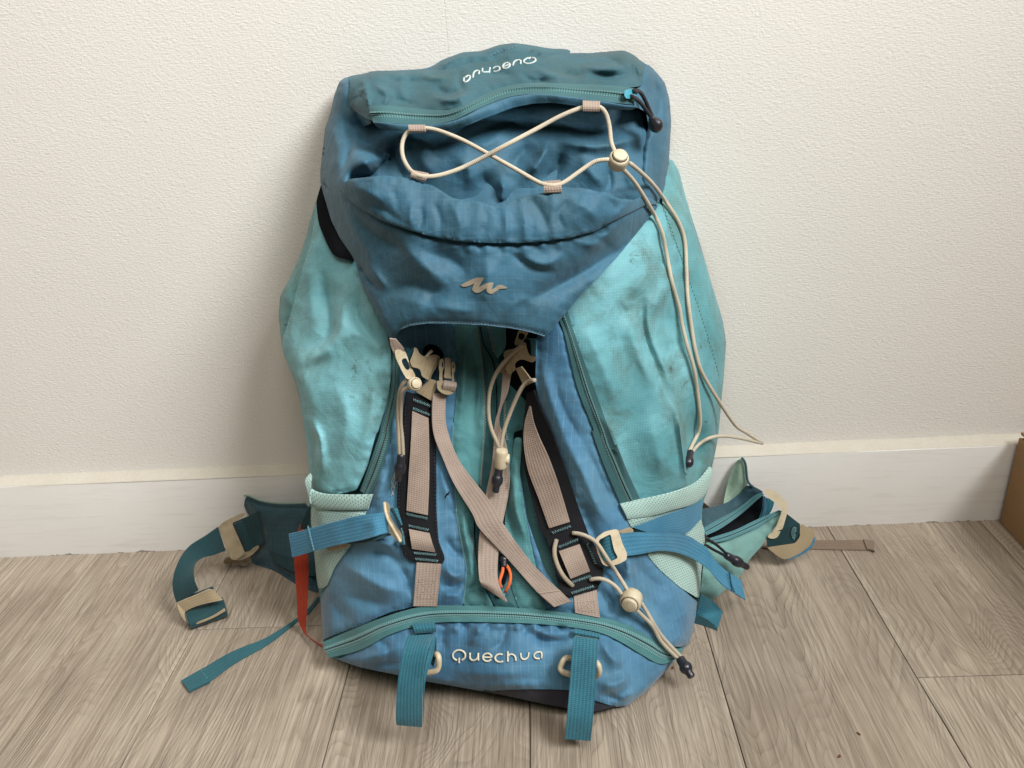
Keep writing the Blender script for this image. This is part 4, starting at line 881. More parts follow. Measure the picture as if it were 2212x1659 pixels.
# stitched webbing ends above the bottom zipper
for q in (R5((996, 948), (1175, 958), (1142, 1268), (972, 1266)), R6((478, 1192), (643, 1146), (668, 1350), (488, 1315))):
    w = webpiece('anchor_webbing', q, 0.0035, bp, 'taupe', bulge=0.001, n=24)
    c = A(q); g = lambda u, v: tuple((c[0]*(1-u)+c[1]*u)*(1-v)+(c[3]*(1-u)+c[2]*u)*v)
    for s in ([g(.15, .38), g(.85, .38), g(.85, .80), g(.15, .80), g(.15, .38)], [g(.15, .38), g(.85, .80)], [g(.85, .38), g(.15, .80)]):
        stitches('box_stitching', s, BODY, 0.0052, M['threadt'], w, 4, 2, 0.0003)

# ---- hanging taupe straps
hs = ribbon('hanging_strap', R4((562, 640), (556, 800), (570, 950), (640, 1130), (715, 1300), (850, 1520)) + R5((1450, 700), (1650, 915), (1885, 1178), (1992, 1270)), R4((658, 648), (652, 800), (672, 930), (742, 1110), (838, 1250), (985, 1440)) + R5((1640, 690), (1830, 950), (2035, 1152), (2118, 1232)), BODY, [.012, .012, .011, .012, .013, .015, .016, .013, .012, .016], M['taupe'], bp, 0.0013, m=7)
e = R5((1880, 1170), (2030, 1145), (2118, 1232), (1995, 1272)); webpiece('strap_end', [e[0], e[1], e[2], e[3]], 0.0175, hs, 'taupe', n=10)
stitches('stitching', R5((1885, 1172), (2040, 1150)), BODY, 0.0195, M['threadt'], hs, zig=1.4, zl=4, r=0.0003)
hs2 = ribbon('hanging_strap', R4((1066, 485), (1060, 620), (1046, 730), (1012, 850), (1003, 1000), (985, 1180), (950, 1350)) + R5((1495, 500), (1455, 720), (1443, 900), (1450, 1060), (1465, 1105)), R4((1128, 490), (1100, 640), (1060, 740), (1040, 860), (1092, 1010), (1115, 1180), (1112, 1350)) + R5((1655, 500), (1615, 700), (1588, 900), (1588, 1085), (1640, 1232)), BODY, [.012, .012, .012, .011, .009, .008, .008, .009, .010, .011, .014, .017], M['taupe'], bp, 0.0013, m=7)
e = R5((1450, 1068), (1590, 1095), (1645, 1235), (1470, 1120)); webpiece('strap_end', e, 0.0185, hs2, 'taupe', n=8, th=0.003)

# ---- compression straps
cs = ribbon('compression_strap', R5((72, 752), (230, 700), (400, 655), (600, 605), (785, 585)), R5((96, 910), (250, 868), (420, 822), (620, 780), (812, 720)), BODY, [.030, .024, .020, .018, .015], M['blueweb'], bp, 0.0014, m=9, fl=False, waves=0.002)
ribbon('strap_end', R5((66, 745), (150, 725), (215, 700)), R5((92, 912), (180, 888), (245, 868)), BODY, [.0325, .029, .027], M['blueweb'], cs, 0.0014, m=7, fl=False)
stitches('stitching', R5((205, 685), (225, 770), (250, 860)), BODY, 0.0275, M['thread'], cs, zig=1.8, zl=4, r=0.0004)
ribbon('compression_strap', R5((500, 800), (640, 770), (790, 735)), R5((490, 815), (650, 800), (815, 745)), BODY, [.010, .011, .012], M['darkweb'], cs)
slab('pocket_clip', R5((340, 840), (470, 806), (510, 815), (500, 835), (380, 866), (345, 862)), plane_d(BODY, R5((430, 835))[0], 0.012), 0.003, M['tan'], bp)
# ladder buckle on the left: a ring seen almost edge on
lb = slab('ladder_buckle', R5((752, 505), (772, 502), (806, 535), (800, 600), (835, 670), (888, 740), (892, 800), (878, 812), (852, 790), (800, 735), (768, 640), (755, 560)), plane_d(BODY, R5((820, 660))[0], 0.019, 0.0004), 0.004, M['beige'], bp, bev=0.0012)
tube('rim', at(spline(R5((762, 510), (768, 570), (790, 640), (835, 720), (880, 800)), 20), BODY.d(spline(R5((762, 510), (768, 570), (790, 640), (835, 720), (880, 800)), 20))*0+plane_d(BODY, R5((820, 660))[0], 0.0205, 0.0004)(spline(R5((762, 510), (768, 570), (790, 640), (835, 720), (880, 800)), 20))), 0.0016, M['beige'], lb)
ribbon('buckle_loop', R5((800, 560), (830, 550), (858, 553)), R5((870, 680), (890, 680), (893, 672)), BODY, [.010, .014, .010], M['tealweb'], bp)
ribbon('buckle_loop', R5((835, 800), (860, 790), (880, 740)), R5((900, 826), (912, 820), (905, 770)), BODY, [.008, .010, .010], M['tealweb'], bp)
stitches('stitching', R5((885, 700), (900, 750), (910, 820)), BODY, 0.0125, M['thread'], bp, zig=1.5, zl=4, r=0.0003)
# right side: broad strap under the pocket hem, buckle and free strap
ribbon('wide_strap', R6((905, 695), (1000, 662), (1120, 615), (1270, 565), (1415, 505)), R6((1060, 745), (1110, 742), (1200, 738), (1300, 735), (1396, 640)), BODY, [.0065, .0075, .008, .008, .004], M['blueweb'], bp, 0.0013, m=9)
rs = ribbon('compression_strap', R6((800, 745), (920, 730), (1080, 735), (1230, 740), (1310, 755), (1380, 800), (1440, 840), (1500, 930), (1600, 1020), (1690, 1078)), R6((860, 902), (960, 888), (1080, 866), (1180, 868), (1270, 890), (1350, 925), (1440, 985), (1500, 1050), (1570, 1120), (1700, 1205)), BODY, [.013, .014, .016, .017, .018, .020, .026, .036, .042, .046], M['blueweb'], bp, 0.0014, m=9, fl=False, waves=0.002)
ribbon('strap_end', R6((1612, 1024), (1650, 1050), (1692, 1078)), R6((1630, 1160), (1680, 1190), (1727, 1222)), BODY, [.046, .048, .050], M['blueweb'], rs, 0.0016, m=7, fl=False)
stitches('stitching', R6((1606, 1020), (1618, 1090), (1645, 1165)), BODY, 0.0475, M['threadd'], rs, zig=1.6, zl=4, r=0.0004)
slab('strap_keeper', R6((800, 720), (890, 690), (918, 722), (905, 735), (820, 742)), plane_d(BODY, R6((860, 720))[0], 0.014), 0.002, M['tan'], bp)
ribbon('buckle_loop', R6((640, 790), (690, 770), (750, 755)), R6((690, 960), (740, 945), (790, 920)), BODY, [.006, .012, .013], M['tealweb'], bp, m=7)
slab('ladder_buckle', R6((640, 770), (700, 725), (780, 706), (803, 712), (815, 760), (835, 820), (864, 880), (862, 930), (800, 962), (720, 978), (690, 965), (655, 890), (635, 820)), plane_d(BODY, R6((750, 840))[0], 0.017), 0.0035, M['beige'], bp,
     holes=[R6((660, 785), (745, 742), (755, 790), (770, 860), (800, 915), (720, 955), (690, 935), (660, 870))], bev=0.001)

# ---- buckles under the flap
ribbon('buckle_strap', R4((360, 320), (385, 305), (400, 330)), R4((395, 400), (415, 390), (400, 400)), BODY, [.014, .016, .016], M['tealweb'], bp)
ribbon('buckle_strap', RB((560, 590), (640, 480), (720, 360)), RB((600, 640), (690, 560), (740, 400)), BODY, [.018, .019, .018], M['tealweb'], bp, 0.002)
ribbon('buckle_strap', RB((1060, 1060), (960, 1180), (770, 1350)), RB((1210, 1110), (1190, 1300), (1130, 1555)), BODY, [.016, .013, .008], M['khaki'], bp, 0.0014, m=7)
fb = slab('female_buckle', RB((720, 370), (760, 375), (800, 410), (830, 500), (900, 560), (1000, 580), (1060, 550), (1110, 525), (1200, 530), (1270, 560), (1300, 600), (1230, 760), (1120, 940), (1070, 1090), (1030, 1095), (880, 1000), (870, 900), (840, 850), (770, 820), (680, 815), (625, 680), (680, 560), (720, 450)), plane_d(BODY, RB((950, 700))[0], 0.026, -0.0003), 0.009, M['tan'], bp, bev=0.0015)
slab('painted_slot', RB((1255, 580), (1285, 600), (1220, 760), (1110, 940), (1062, 1075), (1040, 1070), (1100, 900), (1180, 730)), plane_d(BODY, RB((950, 700))[0], 0.0264, -0.0003), 0.001, simple('slot_shade', srgb(120, 104, 78), srgb(104, 88, 64), 0.6), fb, bev=0)  # thin darker plate, the shade of a slot put into its colour
cord('hook_cord', RB((980, 590), (1040, 510), (1110, 450)), BODY, .024, M['greycord'], bp, 0.0016)
mb = slab('male_buckle', RB((1210, 1100), (1370, 1095), (1600, 1130), (1640, 1160), (1650, 1230), (1610, 1340), (1540, 1400), (1440, 1412), (1340, 1385), (1225, 1290)), plane_d(BODY, RB((1430, 1100))[0], 0.022), 0.006, M['tan'], bp, bev=0.0015)
slab('prong', RB((1260, 700), (1300, 620), (1345, 610), (1375, 680), (1378, 830), (1345, 870), (1335, 1000), (1350, 1100), (1262, 1100), (1275, 900), (1258, 860)), plane_d(BODY, RB((1430, 1100))[0], 0.022), 0.005, M['tan'], mb, holes=[RB((1325, 690), (1350, 680), (1358, 800), (1335, 830), (1325, 760))], step=3)
slab('prong', RB((1390, 592), (1520, 595), (1520, 1000), (1560, 1060), (1360, 1050), (1388, 900)), plane_d(BODY, RB((1430, 1100))[0], 0.0215), 0.005, M['tan'], mb)
slab('prong', RB((1530, 760), (1555, 670), (1600, 690), (1620, 800), (1612, 920), (1575, 920), (1590, 1020), (1605, 1130), (1540, 1120), (1545, 900)), plane_d(BODY, RB((1430, 1100))[0], 0.0205), 0.005, M['tan'], mb, holes=[RB((1560, 740), (1590, 740), (1590, 850), (1562, 830))], step=3)
ribbon('webbing_wrap', RB((1385, 1085), (1360, 1180), (1345, 1290)), RB((1640, 1130), (1655, 1210), (1610, 1330)), BODY, [.0225, .0275, .0225], M['taupe'], mb, 0.0012, m=7)
# clip with cord lock at the tip of the flap
ribbon('clip_tab', RB((190, 190), (200, 330), (300, 560), (400, 700)), RB((330, 200), (500, 400), (520, 480), (540, 520)), BODY, [.042, .038, .034, .030], M['taupe'], bp, 0.0015)
ck = slab('hook_clip', RB((300, 440), (390, 420), (520, 440), (570, 560), (640, 780), (740, 960), (760, 1030), (600, 1080), (540, 1040), (430, 840), (320, 600)), plane_d(BODY, RB((520, 700))[0], 0.034, -0.0002), 0.006, M['beige'], bp, holes=[RB((445, 650), (490, 610), (545, 600), (590, 690), (635, 830), (620, 860), (560, 880), (520, 820), (470, 740))], bev=0.0014)
def cord_lock(c, F, off, rpx, aim, parent=bp, name='cord_lock', depth=1.0, mat='beige', btn=0.72, sq=1.0):
    """round spring toggle at pixel c, its button facing along aim (pixels right, pixels down, towards the viewer)"""
    d = F.base([c])[0]+off; p = at([c], d)[0]; s = px2m(c, d); r = rpx*s
    ax = aim[0]*CR-aim[1]*CU-aim[2]*CF; ax = ax/np.linalg.norm(ax); h = r*1.05*depth
    a0 = p-ax*h*0.9; a1 = p+ax*h*0.55
    ob = lathe(name, a0, a1, [(0, r*.55), (.06, r*.82), (.16, r*.95), (.5, r), (.82, r*.99), (.93, r*.93), (.985, r*.85), (1.0, r*.78)], M[mat], parent, 28, sq)
    b0 = p+ax*h*0.50; b1 = p+ax*h*0.88
    lathe('button', b0, b1, [(0, r*btn), (.55, r*btn), (.8, r*btn*.97), (.94, r*btn*.9), (1, r*btn*.8)], M[mat], ob, 28, sq)
    # dark groove round the button
    lathe('groove', p+ax*h*0.551, p+ax*h*0.562, [(0, r*.785), (1, r*.785)], M['dark'], ob, 28, sq)
    return ob
cord_lock(RB((735, 1170))[0], BODY, .036, 15, (.45, -.05, .9), sq=1.0, depth=0.9)
def cord_end(a, b, F, off, rpx, parent=bp, name='cord_end', kind=0):
    q = A([a, b]); o = np.broadcast_to(A(off), (2,)); d = (F.d(q, 0, False) if F is not None else 0)+o
    d = np.maximum(d, floor_d(q)+rpx*px2m(a, d[0])*1.02)
    P = at(q, d); r = rpx*px2m(a, d[0])
    pr = [(0, .55), (.03, .68), (.10, .72), (.30, .74), (.36, .86), (.44, 1.0), (.56, 1.0), (.66, .88), (.72, .66), (.80, .60), (.95, .60), (1.0, .5)]
    if kind == 1: pr = [(0, .6), (.04, .7), (.42, .72), (.5, .9), (.62, 1.0), (.80, 1.0), (.92, .8), (1, .45)]
    return lathe(name, P[0], P[1], [(t, k*r) for t, k in pr], M['rubber'], parent, 20)
cord('drawcord', R4((400, 530), (350, 560), (318, 640), (308, 780), (310, 900), (318, 1090)), BODY, [.028, .026, .018, .013, .012, .011], M['greycord'], bp, 0.0021)
cord('drawcord', R4((385, 600), (345, 612), (330, 700), (326, 850), (338, 960), (345, 1095)), BODY, [.028, .026, .018, .013, .012, .012], M['greycord'], bp, 0.0021)
cord_end(R4((333, 1085))[0], R4((312, 1282))[0], BODY, [.012, .011], 12.5)
# right hand buckle and its cords
ribbon('buckle_strap', RE((640, 480), (690, 490), (700, 740)), RE((780, 490), (790, 600), (790, 740)), BODY, [.016, .018, .018], M['tealweb'], bp, m=7)
slab('hook_clip', RE((520, 370), (600, 355), (680, 375), (640, 460), (570, 560), (480, 600), (455, 560), (490, 470)), plane_d(BODY, RE((570, 470))[0], 0.022), 0.005, M['tan'], bp, holes=[RE((555, 400), (620, 430), (600, 500), (555, 520), (515, 480), (525, 420))], bev=0.001)
fb2 = slab('female_buckle', RE((630, 540), (640, 620), (670, 720), (710, 755), (740, 738), (780, 760), (775, 810), (720, 842), (650, 815), (590, 790), (520, 805), (470, 850), (470, 900), (490, 940), (390, 1015), (340, 985), (330, 830), (300, 720), (330, 660), (440, 640), (560, 590)), plane_d(BODY, RE((520, 750))[0], 0.026), 0.010, M['tan'], bp, bev=0.0016)
ribbon('buckle_strap', RE((480, 930), (530, 1040), (600, 1190)), RE((560, 900), (640, 1000), (730, 1130)), BODY, [.016, .012, .008], M['khaki'], bp, 0.0014, m=7)
slab('male_buckle', RE((300, 830), (330, 850), (340, 960), (300, 990), (215, 985), (220, 950)), plane_d(BODY, RE((280, 920))[0], 0.018), 0.005, M['tan'], bp)
cord('drawcord', R4((1225, 280), (1130, 360), (1030, 480), (975, 620), (965, 780), (985, 900), (1045, 1040)), BODY, [.026, .030, .024, .018, .016, .018, .022], M['greycord'], bp, 0.0022)
cord('drawcord', R4((1300, 548), (1240, 560), (1180, 650), (1120, 790), (1075, 920), (1050, 1070)), BODY, [.010, .016, .020, .019, .020, .022], M['greycord'], bp, 0.0022)
c = R4((1060, 1112))[0]; d0 = BODY.base([c])[0]+0.021; pa, pb = at(R4((1062, 1050), (1052, 1185)), d0)
cl = lathe('cord_lock', pa, pb, [(0, .0050), (.04, .0062), (.15, .0068), (.5, .0070), (.85, .0068), (.96, .0062), (1, .0050)], M['beige'], bp, 24)
pa, pb = at(R4((1082, 1118), (1118, 1120)), d0); lathe('button', pa, pb, [(0, .0056), (.7, .0056), (.9, .0052), (1, .0044)], M['beige'], cl, 24)
pa, pb = at(R4((1042, 1050), (1058, 1052)), d0+0.0062); 
cord_end(R4((1043, 1178))[0], R4((1015, 1362))[0], BODY, [.018, .016], 12.5)

# ---- orange pull of the centre zip
cord('zip_pull_cord', R5((1622, 970), (1625, 1010), (1600, 1070), (1590, 1105), (1612, 1130)), BODY, [.010, .012, .013, .012, .007], M['orange'], bp, 0.0017)
cord('zip_pull_cord', R5((1645, 965), (1675, 1010), (1680, 1070), (1665, 1120), (1640, 1160)), BODY, [.010, .013, .014, .012, .007], M['orange'], bp, 0.0017)
cord_end(R5((1632, 985))[0], R5((1630, 900))[0], BODY, [.011, .007], 10, kind=1)
slab('zip_slider', R5((1585, 1140), (1620, 1130), (1645, 1150), (1640, 1190), (1600, 1200), (1580, 1170)), plane_d(BODY, R5((1615, 1165))[0], 0.006), 0.003, M['pull'], bp, step=3)
patch('placket_painted_shadow', R5((1600, 890), (1640, 880), (1660, 950), (1650, 1080), (1625, 1130), (1610, 1090), (1595, 980)), BODY, 0.0032, M['dark'], bp, step=5)  # dark patch laid on the placket, shadow behind the pull put in as colour

# ---- cords through the right daisy chain
cord('drawcord', R6((468, 735), (540, 745), (640, 800), (720, 920), (800, 1040), (868, 1150)), BODY, [.008, .014, .024, .022, .020, .020], M['cord'], bp, 0.0022)
cord('drawcord', R6((352, 785), (335, 870), (360, 970), (410, 1060), (470, 1118)), BODY, [.007, .013, .014, .013, .007], M['greycord'], bp, 0.0024)
cord('drawcord', R6((596, 1075), (660, 1062), (730, 1085), (790, 1130), (825, 1180)), BODY, [.008, .014, .016, .018, .018], M['cord'], bp, 0.0022)
cord_lock(R6((893, 1225))[0], BODY, .021, 24, (-.35, .42, .84), depth=0.9)
cord('drawcord', R6((965, 1240), (1010, 1310), (1060, 1400), (1130, 1500), (1260, 1640)), BODY, [.017, .013, .011, .010, .012], M['cord'], bp, 0.0022)
cord('drawcord', R6((930, 1290), (990, 1350), (1050, 1410), (1110, 1520), (1235, 1650)), BODY, [.016, .010, .011, .009, .012], M['cord'], bp, 0.0022)
cord_end(R7((2040, 540))[0], R7((2108, 645))[0], None, [.300, .320], 14)

# ---- bottom gear loops
for tab, left in ((R7((583, 352), (708, 345), (716, 400), (602, 408)), 1), (R7((1468, 378), (1610, 408), (1602, 440), (1465, 420)), 0)):
    webpiece('loop_tab', tab, 0.0050, bp, 'tealweb', bulge=0.004, n=10, th=0.002)
gl = ribbon('gear_loop', R7((560, 418), (530, 520), (505, 680), (497, 800), (496, 880), (500, 906)), R7((706, 410), (668, 480), (645, 620), (640, 760), (640, 880), (638, 918)), None, [.345, .366, .380, .386, .388, .386], M['tealweb'], bp, 0.0014, m=9)
ribbon('loop_back', R7((700, 425), (676, 500), (650, 620), (645, 760), (645, 900)), R7((715, 425), (700, 520), (662, 640), (650, 760), (646, 900)), None, [.338, .352, .366, .374, .382], M['tealweb'], gl, 0.0014, m=5)
ribbon('loop_back', R7((712, 428), (700, 490), (676, 560)), R7((718, 430), (716, 520), (700, 590)), None, [.334, .342, .348], M['darkweb'], gl, 0.0014, m=5)
gl2 = ribbon('gear_loop', R7((1463, 424), (1452, 560), (1440, 720), (1428, 860), (1417, 982)), R7((1594, 440), (1590, 570), (1580, 740), (1568, 880), (1556, 992)), None, [.343, .360, .376, .388, .392], M['tealweb'], bp, 0.0014, m=9)
ribbon('loop_back', R7((1470, 430), (1462, 560), (1450, 720), (1438, 860), (1422, 975)), R7((1588, 440), (1582, 570), (1572, 740), (1560, 880), (1550, 985)), None, [.338, .350, .366, .380, .389], M['darkweb'], gl2, 0.0014, m=5)
stitches('stitching', R7((1470, 421), (1596, 440)), BODY, .0125, M['thread'], gl2, zig=1.2, zl=4, r=0.0003)
def hook(pts, ds, parent=bp, r=0.0030):
    P = spline(np.c_[A(pts), A(ds)*1000], 26); return tube('gear_hook', at(P[:, :2], P[:, 2]/1000), r, M['beige'], parent, 10)
hook(R7((700, 520), (722, 522), (730, 545), (728, 590), (710, 612), (655, 622)), [.338, .346, .350, .352, .353, .350])
hook(R7((1446, 540), (1415, 545), (1392, 590), (1405, 615), (1450, 632)), [.336, .346, .350, .352, .350])
hook(R7((1585, 560), (1600, 585), (1603, 620), (1585, 640)), [.346, .350, .350, .346])

# ------------------------------------------------------------------ lid
LB = densify(R1((240, 275), (330, 262), (365, 248), (500, 245), (680, 235), (740, 190), (860, 145), (960, 140), (1060, 105), (1140, 95), (1250, 110), (1330, 125), (1440, 130), (1560, 150), (1740, 135), (1800, 165), (1850, 215), (1870, 210), (1910, 250), (1960, 310), (1985, 400), (1995, 520), (1985, 700), (1970, 900), (1930, 975), (1890, 1030)), 6, False)
LB2 = densify(R1((240, 275), (190, 300), (160, 380), (140, 480), (110, 560), (90, 740), (80, 830), (95, 900)), 6, False)
lid_top = R1((240, 275), (330, 262), (365, 248), (500, 245), (680, 235), (740, 190), (860, 145), (960, 140), (1060, 105), (1140, 95), (1250, 110), (1330, 125), (1440, 130), (1560, 150), (1740, 135), (1800, 165), (1850, 215), (1870, 210), (1910, 250), (1960, 310), (1985, 400), (1995, 520), (1985, 700), (1970, 900))
lid = patch('lid', lid_top+R1((1900, 980), (1700, 1050), (1300, 1120), (800, 1120), (400, 1020), (150, 950), (95, 880), (80, 830), (90, 740), (110, 560), (140, 480), (160, 380), (190, 300)), LID, -0.062, M['lid'], bp, step=12, skirt_to=0.02, rnd=None, drop=0.004)
def lp(name, poly, mat, off=0.0, F=LID, **kw): return patch(name, poly, F, off, M[mat], lid, **kw)
RT = (20, 0.030, LB); 
top_edge = R1((240, 275), (330, 262), (365, 248), (500, 245), (690, 236), (745, 246), (900, 206), (1200, 182), (1440, 150), (1560, 150), (1740, 135), (1800, 165), (1850, 215), (1835, 330))
lp('lid_top_panel', top_edge+R1((1760, 340), (1700, 328), (1500, 320), (1300, 312), (1150, 320), (1050, 345), (950, 390), (870, 430), (800, 455), (740, 462), (600, 450), (440, 435), (345, 440), (300, 400), (245, 430), (235, 400), (250, 330)), 'lid_dark', 0.0, puck=0.0016, pwl=20, puckw=16, seed=21, rnd=RT, skirt=0.02)
lp('lid_yoke', R1((676, 238), (740, 190), (860, 145), (960, 140), (1060, 105), (1140, 95), (1250, 110), (1330, 125), (1440, 130), (1455, 150), (1200, 182), (900, 206), (745, 247)), 'lid_dark', -0.015, puck=0.002, seed=22, rnd=(14, .02, LB), skirt=0.02)
stitches('stitching', R1((1010, 165), (1050, 145), (1130, 120), (1165, 105)), LID, -0.0135, M['threadb'], lid, 5, 3, 0.0003)
# zipper with its rolled hem
zt = R1((345, 437), (440, 435), (600, 450), (740, 462), (800, 455), (870, 430), (950, 390), (1050, 345), (1150, 320), (1300, 312), (1500, 320), (1700, 328), (1800, 345)); zb = R1((372, 528), (480, 532), (600, 541), (730, 535), (820, 512), (890, 478), (970, 440), (1065, 403), (1160, 380), (1300, 374), (1480, 394), (1680, 420), (1790, 432))
zipper('lid_zipper', zt, zb, LID, 0.0015, M['zip2'], 0.026, lid, 0.0012, 0.0026, 21)
hl = R1((372, 528), (480, 533), (600, 542), (730, 536), (820, 514), (890, 480), (970, 442), (1065, 405), (1160, 382), (1300, 376), (1480, 396), (1680, 422), (1800, 436)); hb = R1((390, 545), (480, 562), (600, 572), (730, 568), (840, 545), (920, 510), (1000, 478), (1090, 440), (1170, 418), (1290, 402), (1460, 414), (1680, 448), (1800, 458))
ribbon('zipper_hem', hl, hb, LID, 0.0005, M['lid'], lid, 0.004, m=9, prof=np.array([-.001, .0008, .0018, .0022, .002, .0012, 0, -.002, -.005]), waves=0.0015, wob=1.6)
# recess
lp('lid_pocket_floor', R1((390, 520), (280, 540), (220, 640), (210, 760), (230, 850), (420, 900), (600, 960), (900, 1030), (1200, 1010), (1500, 960), (1700, 960), (1880, 930), (1880, 640), (1850, 560), (1830, 470), (1600, 395), (1250, 380), (1000, 420), (800, 510), (600, 530)), 'lid', 0.0, F=REC, seed=23, skirt=0.006)
# side gussets, sinking to the pocket floor along their inner edge
def sink(edge, w):
    E = A(edge)
    return lambda P: (REC.base(P)-LID.base(P)+0.004)*np.exp(-(dist_poly(P, E)[0]/w)**2)
lp('lid_gusset', R1((240, 275), (250, 330), (238, 420), (300, 480), (372, 530), (300, 560), (330, 620), (440, 690), (470, 705), (400, 830), (350, 830), (250, 840), (230, 940), (160, 985), (105, 935), (84, 850), (90, 740), (110, 560), (140, 480), (160, 380), (190, 300)), 'lid', -0.004, extra=sink(R1((290, 555), (330, 620), (400, 665), (440, 720), (420, 780), (380, 830), (300, 850)), 24), puck=0.0016, seed=24, rnd=(24, .028, LB2), skirt=0.03)
lp('lid_gusset', R1((1850, 213), (1870, 210), (1910, 250), (1960, 310), (1985, 400), (1995, 520), (1985, 700), (1970, 900), (1930, 972), (1840, 940), (1820, 830), (1830, 660), (1870, 560), (1860, 470), (1790, 440), (1800, 345), (1835, 330)), 'lid', -0.006, extra=sink(R1((1850, 560), (1830, 660), (1822, 830), (1840, 930)), 14), puck=0.0016, seed=25, rnd=(20, .03, LB), skirt=0.03)
# end pleats of the zip pocket
lp('zip_end_tab', R1((335, 360), (400, 330), (360, 440), (380, 525), (330, 505), (240, 440), (235, 425)), 'lid_dark', 0.0025, seed=26)
# pocket front, hemmed along its top
hem = R1((180, 872), (250, 835), (350, 825), (430, 815), (520, 828), (590, 832), (640, 858), (700, 872), (740, 897), (800, 937), (860, 952), (950, 957), (1040, 992), (1085, 966), (1180, 930), (1300, 911), (1400, 905), (1500, 910), (1600, 911), (1640, 905), (1680, 930), (1720, 945), (1790, 950), (1850, 925), (1900, 950))
seam = R1((180, 872), (220, 932), (300, 992), (420, 1062), (560, 1112), (700, 1152), (850, 1177), (1000, 1184), (1150, 1186), (1300, 1176), (1450, 1155), (1580, 1120), (1640, 1085), (1740, 1035), (1860, 975), (1930, 975))
lp('lid_pocket_front', hem+seam[::-1], 'lid', 0.005, puck=0.0013, pwl=17, puckw=18, seed=27, hem=0.0022, drop=0.0025, skirt=0.012)
stitches('hem_stitching', [(x, y+6.5) for x, y in hem[1:-5]], LID, 0.0036, M['threadb'], lid, 4, 3, 0.0003)
flap = seam[::-1]+R1((95, 850), (90, 900))[:1]
lower = R1((95, 860), (150, 905), (180, 872))+seam[1:]+R1((1905, 1010), (1800, 1140), (1700, 1262), (1500, 1470), (1360, 1640))+R2((1590, 1002), (1500, 976), (1400, 956), (1250, 939), (1100, 931), (950, 929), (850, 942), (800, 962), (768, 1000), (765, 1030), (735, 1010), (690, 920), (640, 820), (580, 700), (555, 610), (540, 570), (470, 470), (420, 370), (385, 250), (358, 150))
LBL = densify(R2((735, 1000), (690, 920), (640, 820), (580, 700), (555, 610), (540, 570), (470, 470), (420, 370), (385, 250), (358, 150)), 6, False)
lp('lid_flap', lower, 'lid', 0.0, puck=0.0010, seed=28, skirt=0.004, drop=0.003, rnd=(12, .004, LBL))
stitches('hem_stitching', R2((1570, 988), (1500, 967), (1400, 947), (1250, 930), (1100, 922), (950, 921), (850, 933), (800, 953)), LID, 0.0006, M['threadb'], lid, 4, 3, 0.0003)
stitches('hem_fray', R2((1585, 1000), (1500, 975), (1400, 955), (1250, 938), (1100, 930), (950, 928), (850, 941), (802, 961)), LID, 0.0, M['threadb'], lid, zig=1.0, zl=3, r=0.00035)
# webbing keepers holding the elastic
def keeper(q, F, off, bulge=0.004):
    return webpiece('cord_keeper', q, off, lid, 'taupe2', F, n=12, th=0.0015, bulge=bulge)
keeper(R1((563, 540), (655, 540), (658, 582), (568, 582)), LID, 0.010)
keeper(R1((1513, 408), (1608, 412), (1606, 468), (1515, 466)), LID, 0.010)
keeper(R1((586, 786), (676, 804), (655, 852), (572, 828)), LID, 0.007)
keeper(R1((1298, 848), (1392, 840), (1402, 908), (1306, 914)), LID, 0.007)
LIDP = A(lid_top+lower[3:])
class Both:
    def d(s, q, off=0.0, fl=True):
        q = A(q).reshape(-1, 2); return np.where(inside(q, LIDO), np.maximum(LID.d(q), BODY.d(q)), BODY.d(q))+off
LIDO = loop(lid_top+R1((1905, 1010), (1800, 1140), (1700, 1262), (1500, 1470), (1360, 1640), (500, 1640), (95, 860)), 8, 1)
BOTH = Both()
ec = cord('elastic_cord', R1((1655, 730), (1580, 740), (1490, 800), (1400, 862), (1340, 872), (1280, 858), (1160, 790), (1000, 700), (850, 620), (720, 570), (640, 558), (575, 568), (535, 620), (530, 700), (560, 770), (610, 815), (700, 822), (820, 790), (950, 730), (1080, 660), (1250, 570), (1400, 490), (1520, 445), (1600, 440), (1640, 480), (1660, 560), (1668, 640), (1690, 690)),
     LID, [.018, .012, .008, .008, .010, .008, .006, .004, .002, .003, .008, .008, .002, .000, .003, .010, .008, .006, .006, .010, .006, .004, .006, .009, .006, .006, .010, .018], M['cord'], bp, 0.0021)
cord_lock(R1((1708, 732))[0], LID, .024, 22, (.10, -.38, .9), depth=0.95)
cord('elastic_cord', R1((1770, 750), (1830, 800), (1900, 870), (1980, 980), (2040, 1080), (2070, 1180), (2078, 1330), (2085, 1480), (2108, 1659)) + R3((1370, 1480), (1430, 1640)) + R6((1640, -60), (1720, 0), (1845, 82)), BOTH,
     [.018, .010, .008, .008, .006, .006, .006, .006, .006, .006, .008, .020, .026, .030], M['cord'], bp, 0.0021)
cord('elastic_cord', R1((1735, 785), (1800, 860), (1880, 990), (1940, 1110), (1970, 1250), (2000, 1400), (2040, 1540)) + R3((1260, 1230), (1300, 1400), (1355, 1600)) + R6((1395, -110), (1385, 0), (1350, 70), (1318, 140)), BOTH,
     [.016, .009, .009, .007, .006, .006, .006, .006, .006, .006, .006, .008, .009, .008], M['cord'], bp, 0.0021)
cord('elastic_cord', R6((1330, 155), (1380, 95), (1460, 45), (1560, 30), (1680, 45), (1845, 84)), BOTH, [.008, .010, .012, .018, .026, .030], M['cord'], bp, 0.0021)
cord_end(R6((1325, 140))[0], R6((1305, 252))[0], BODY, [.009, .009], 11, kind=1)
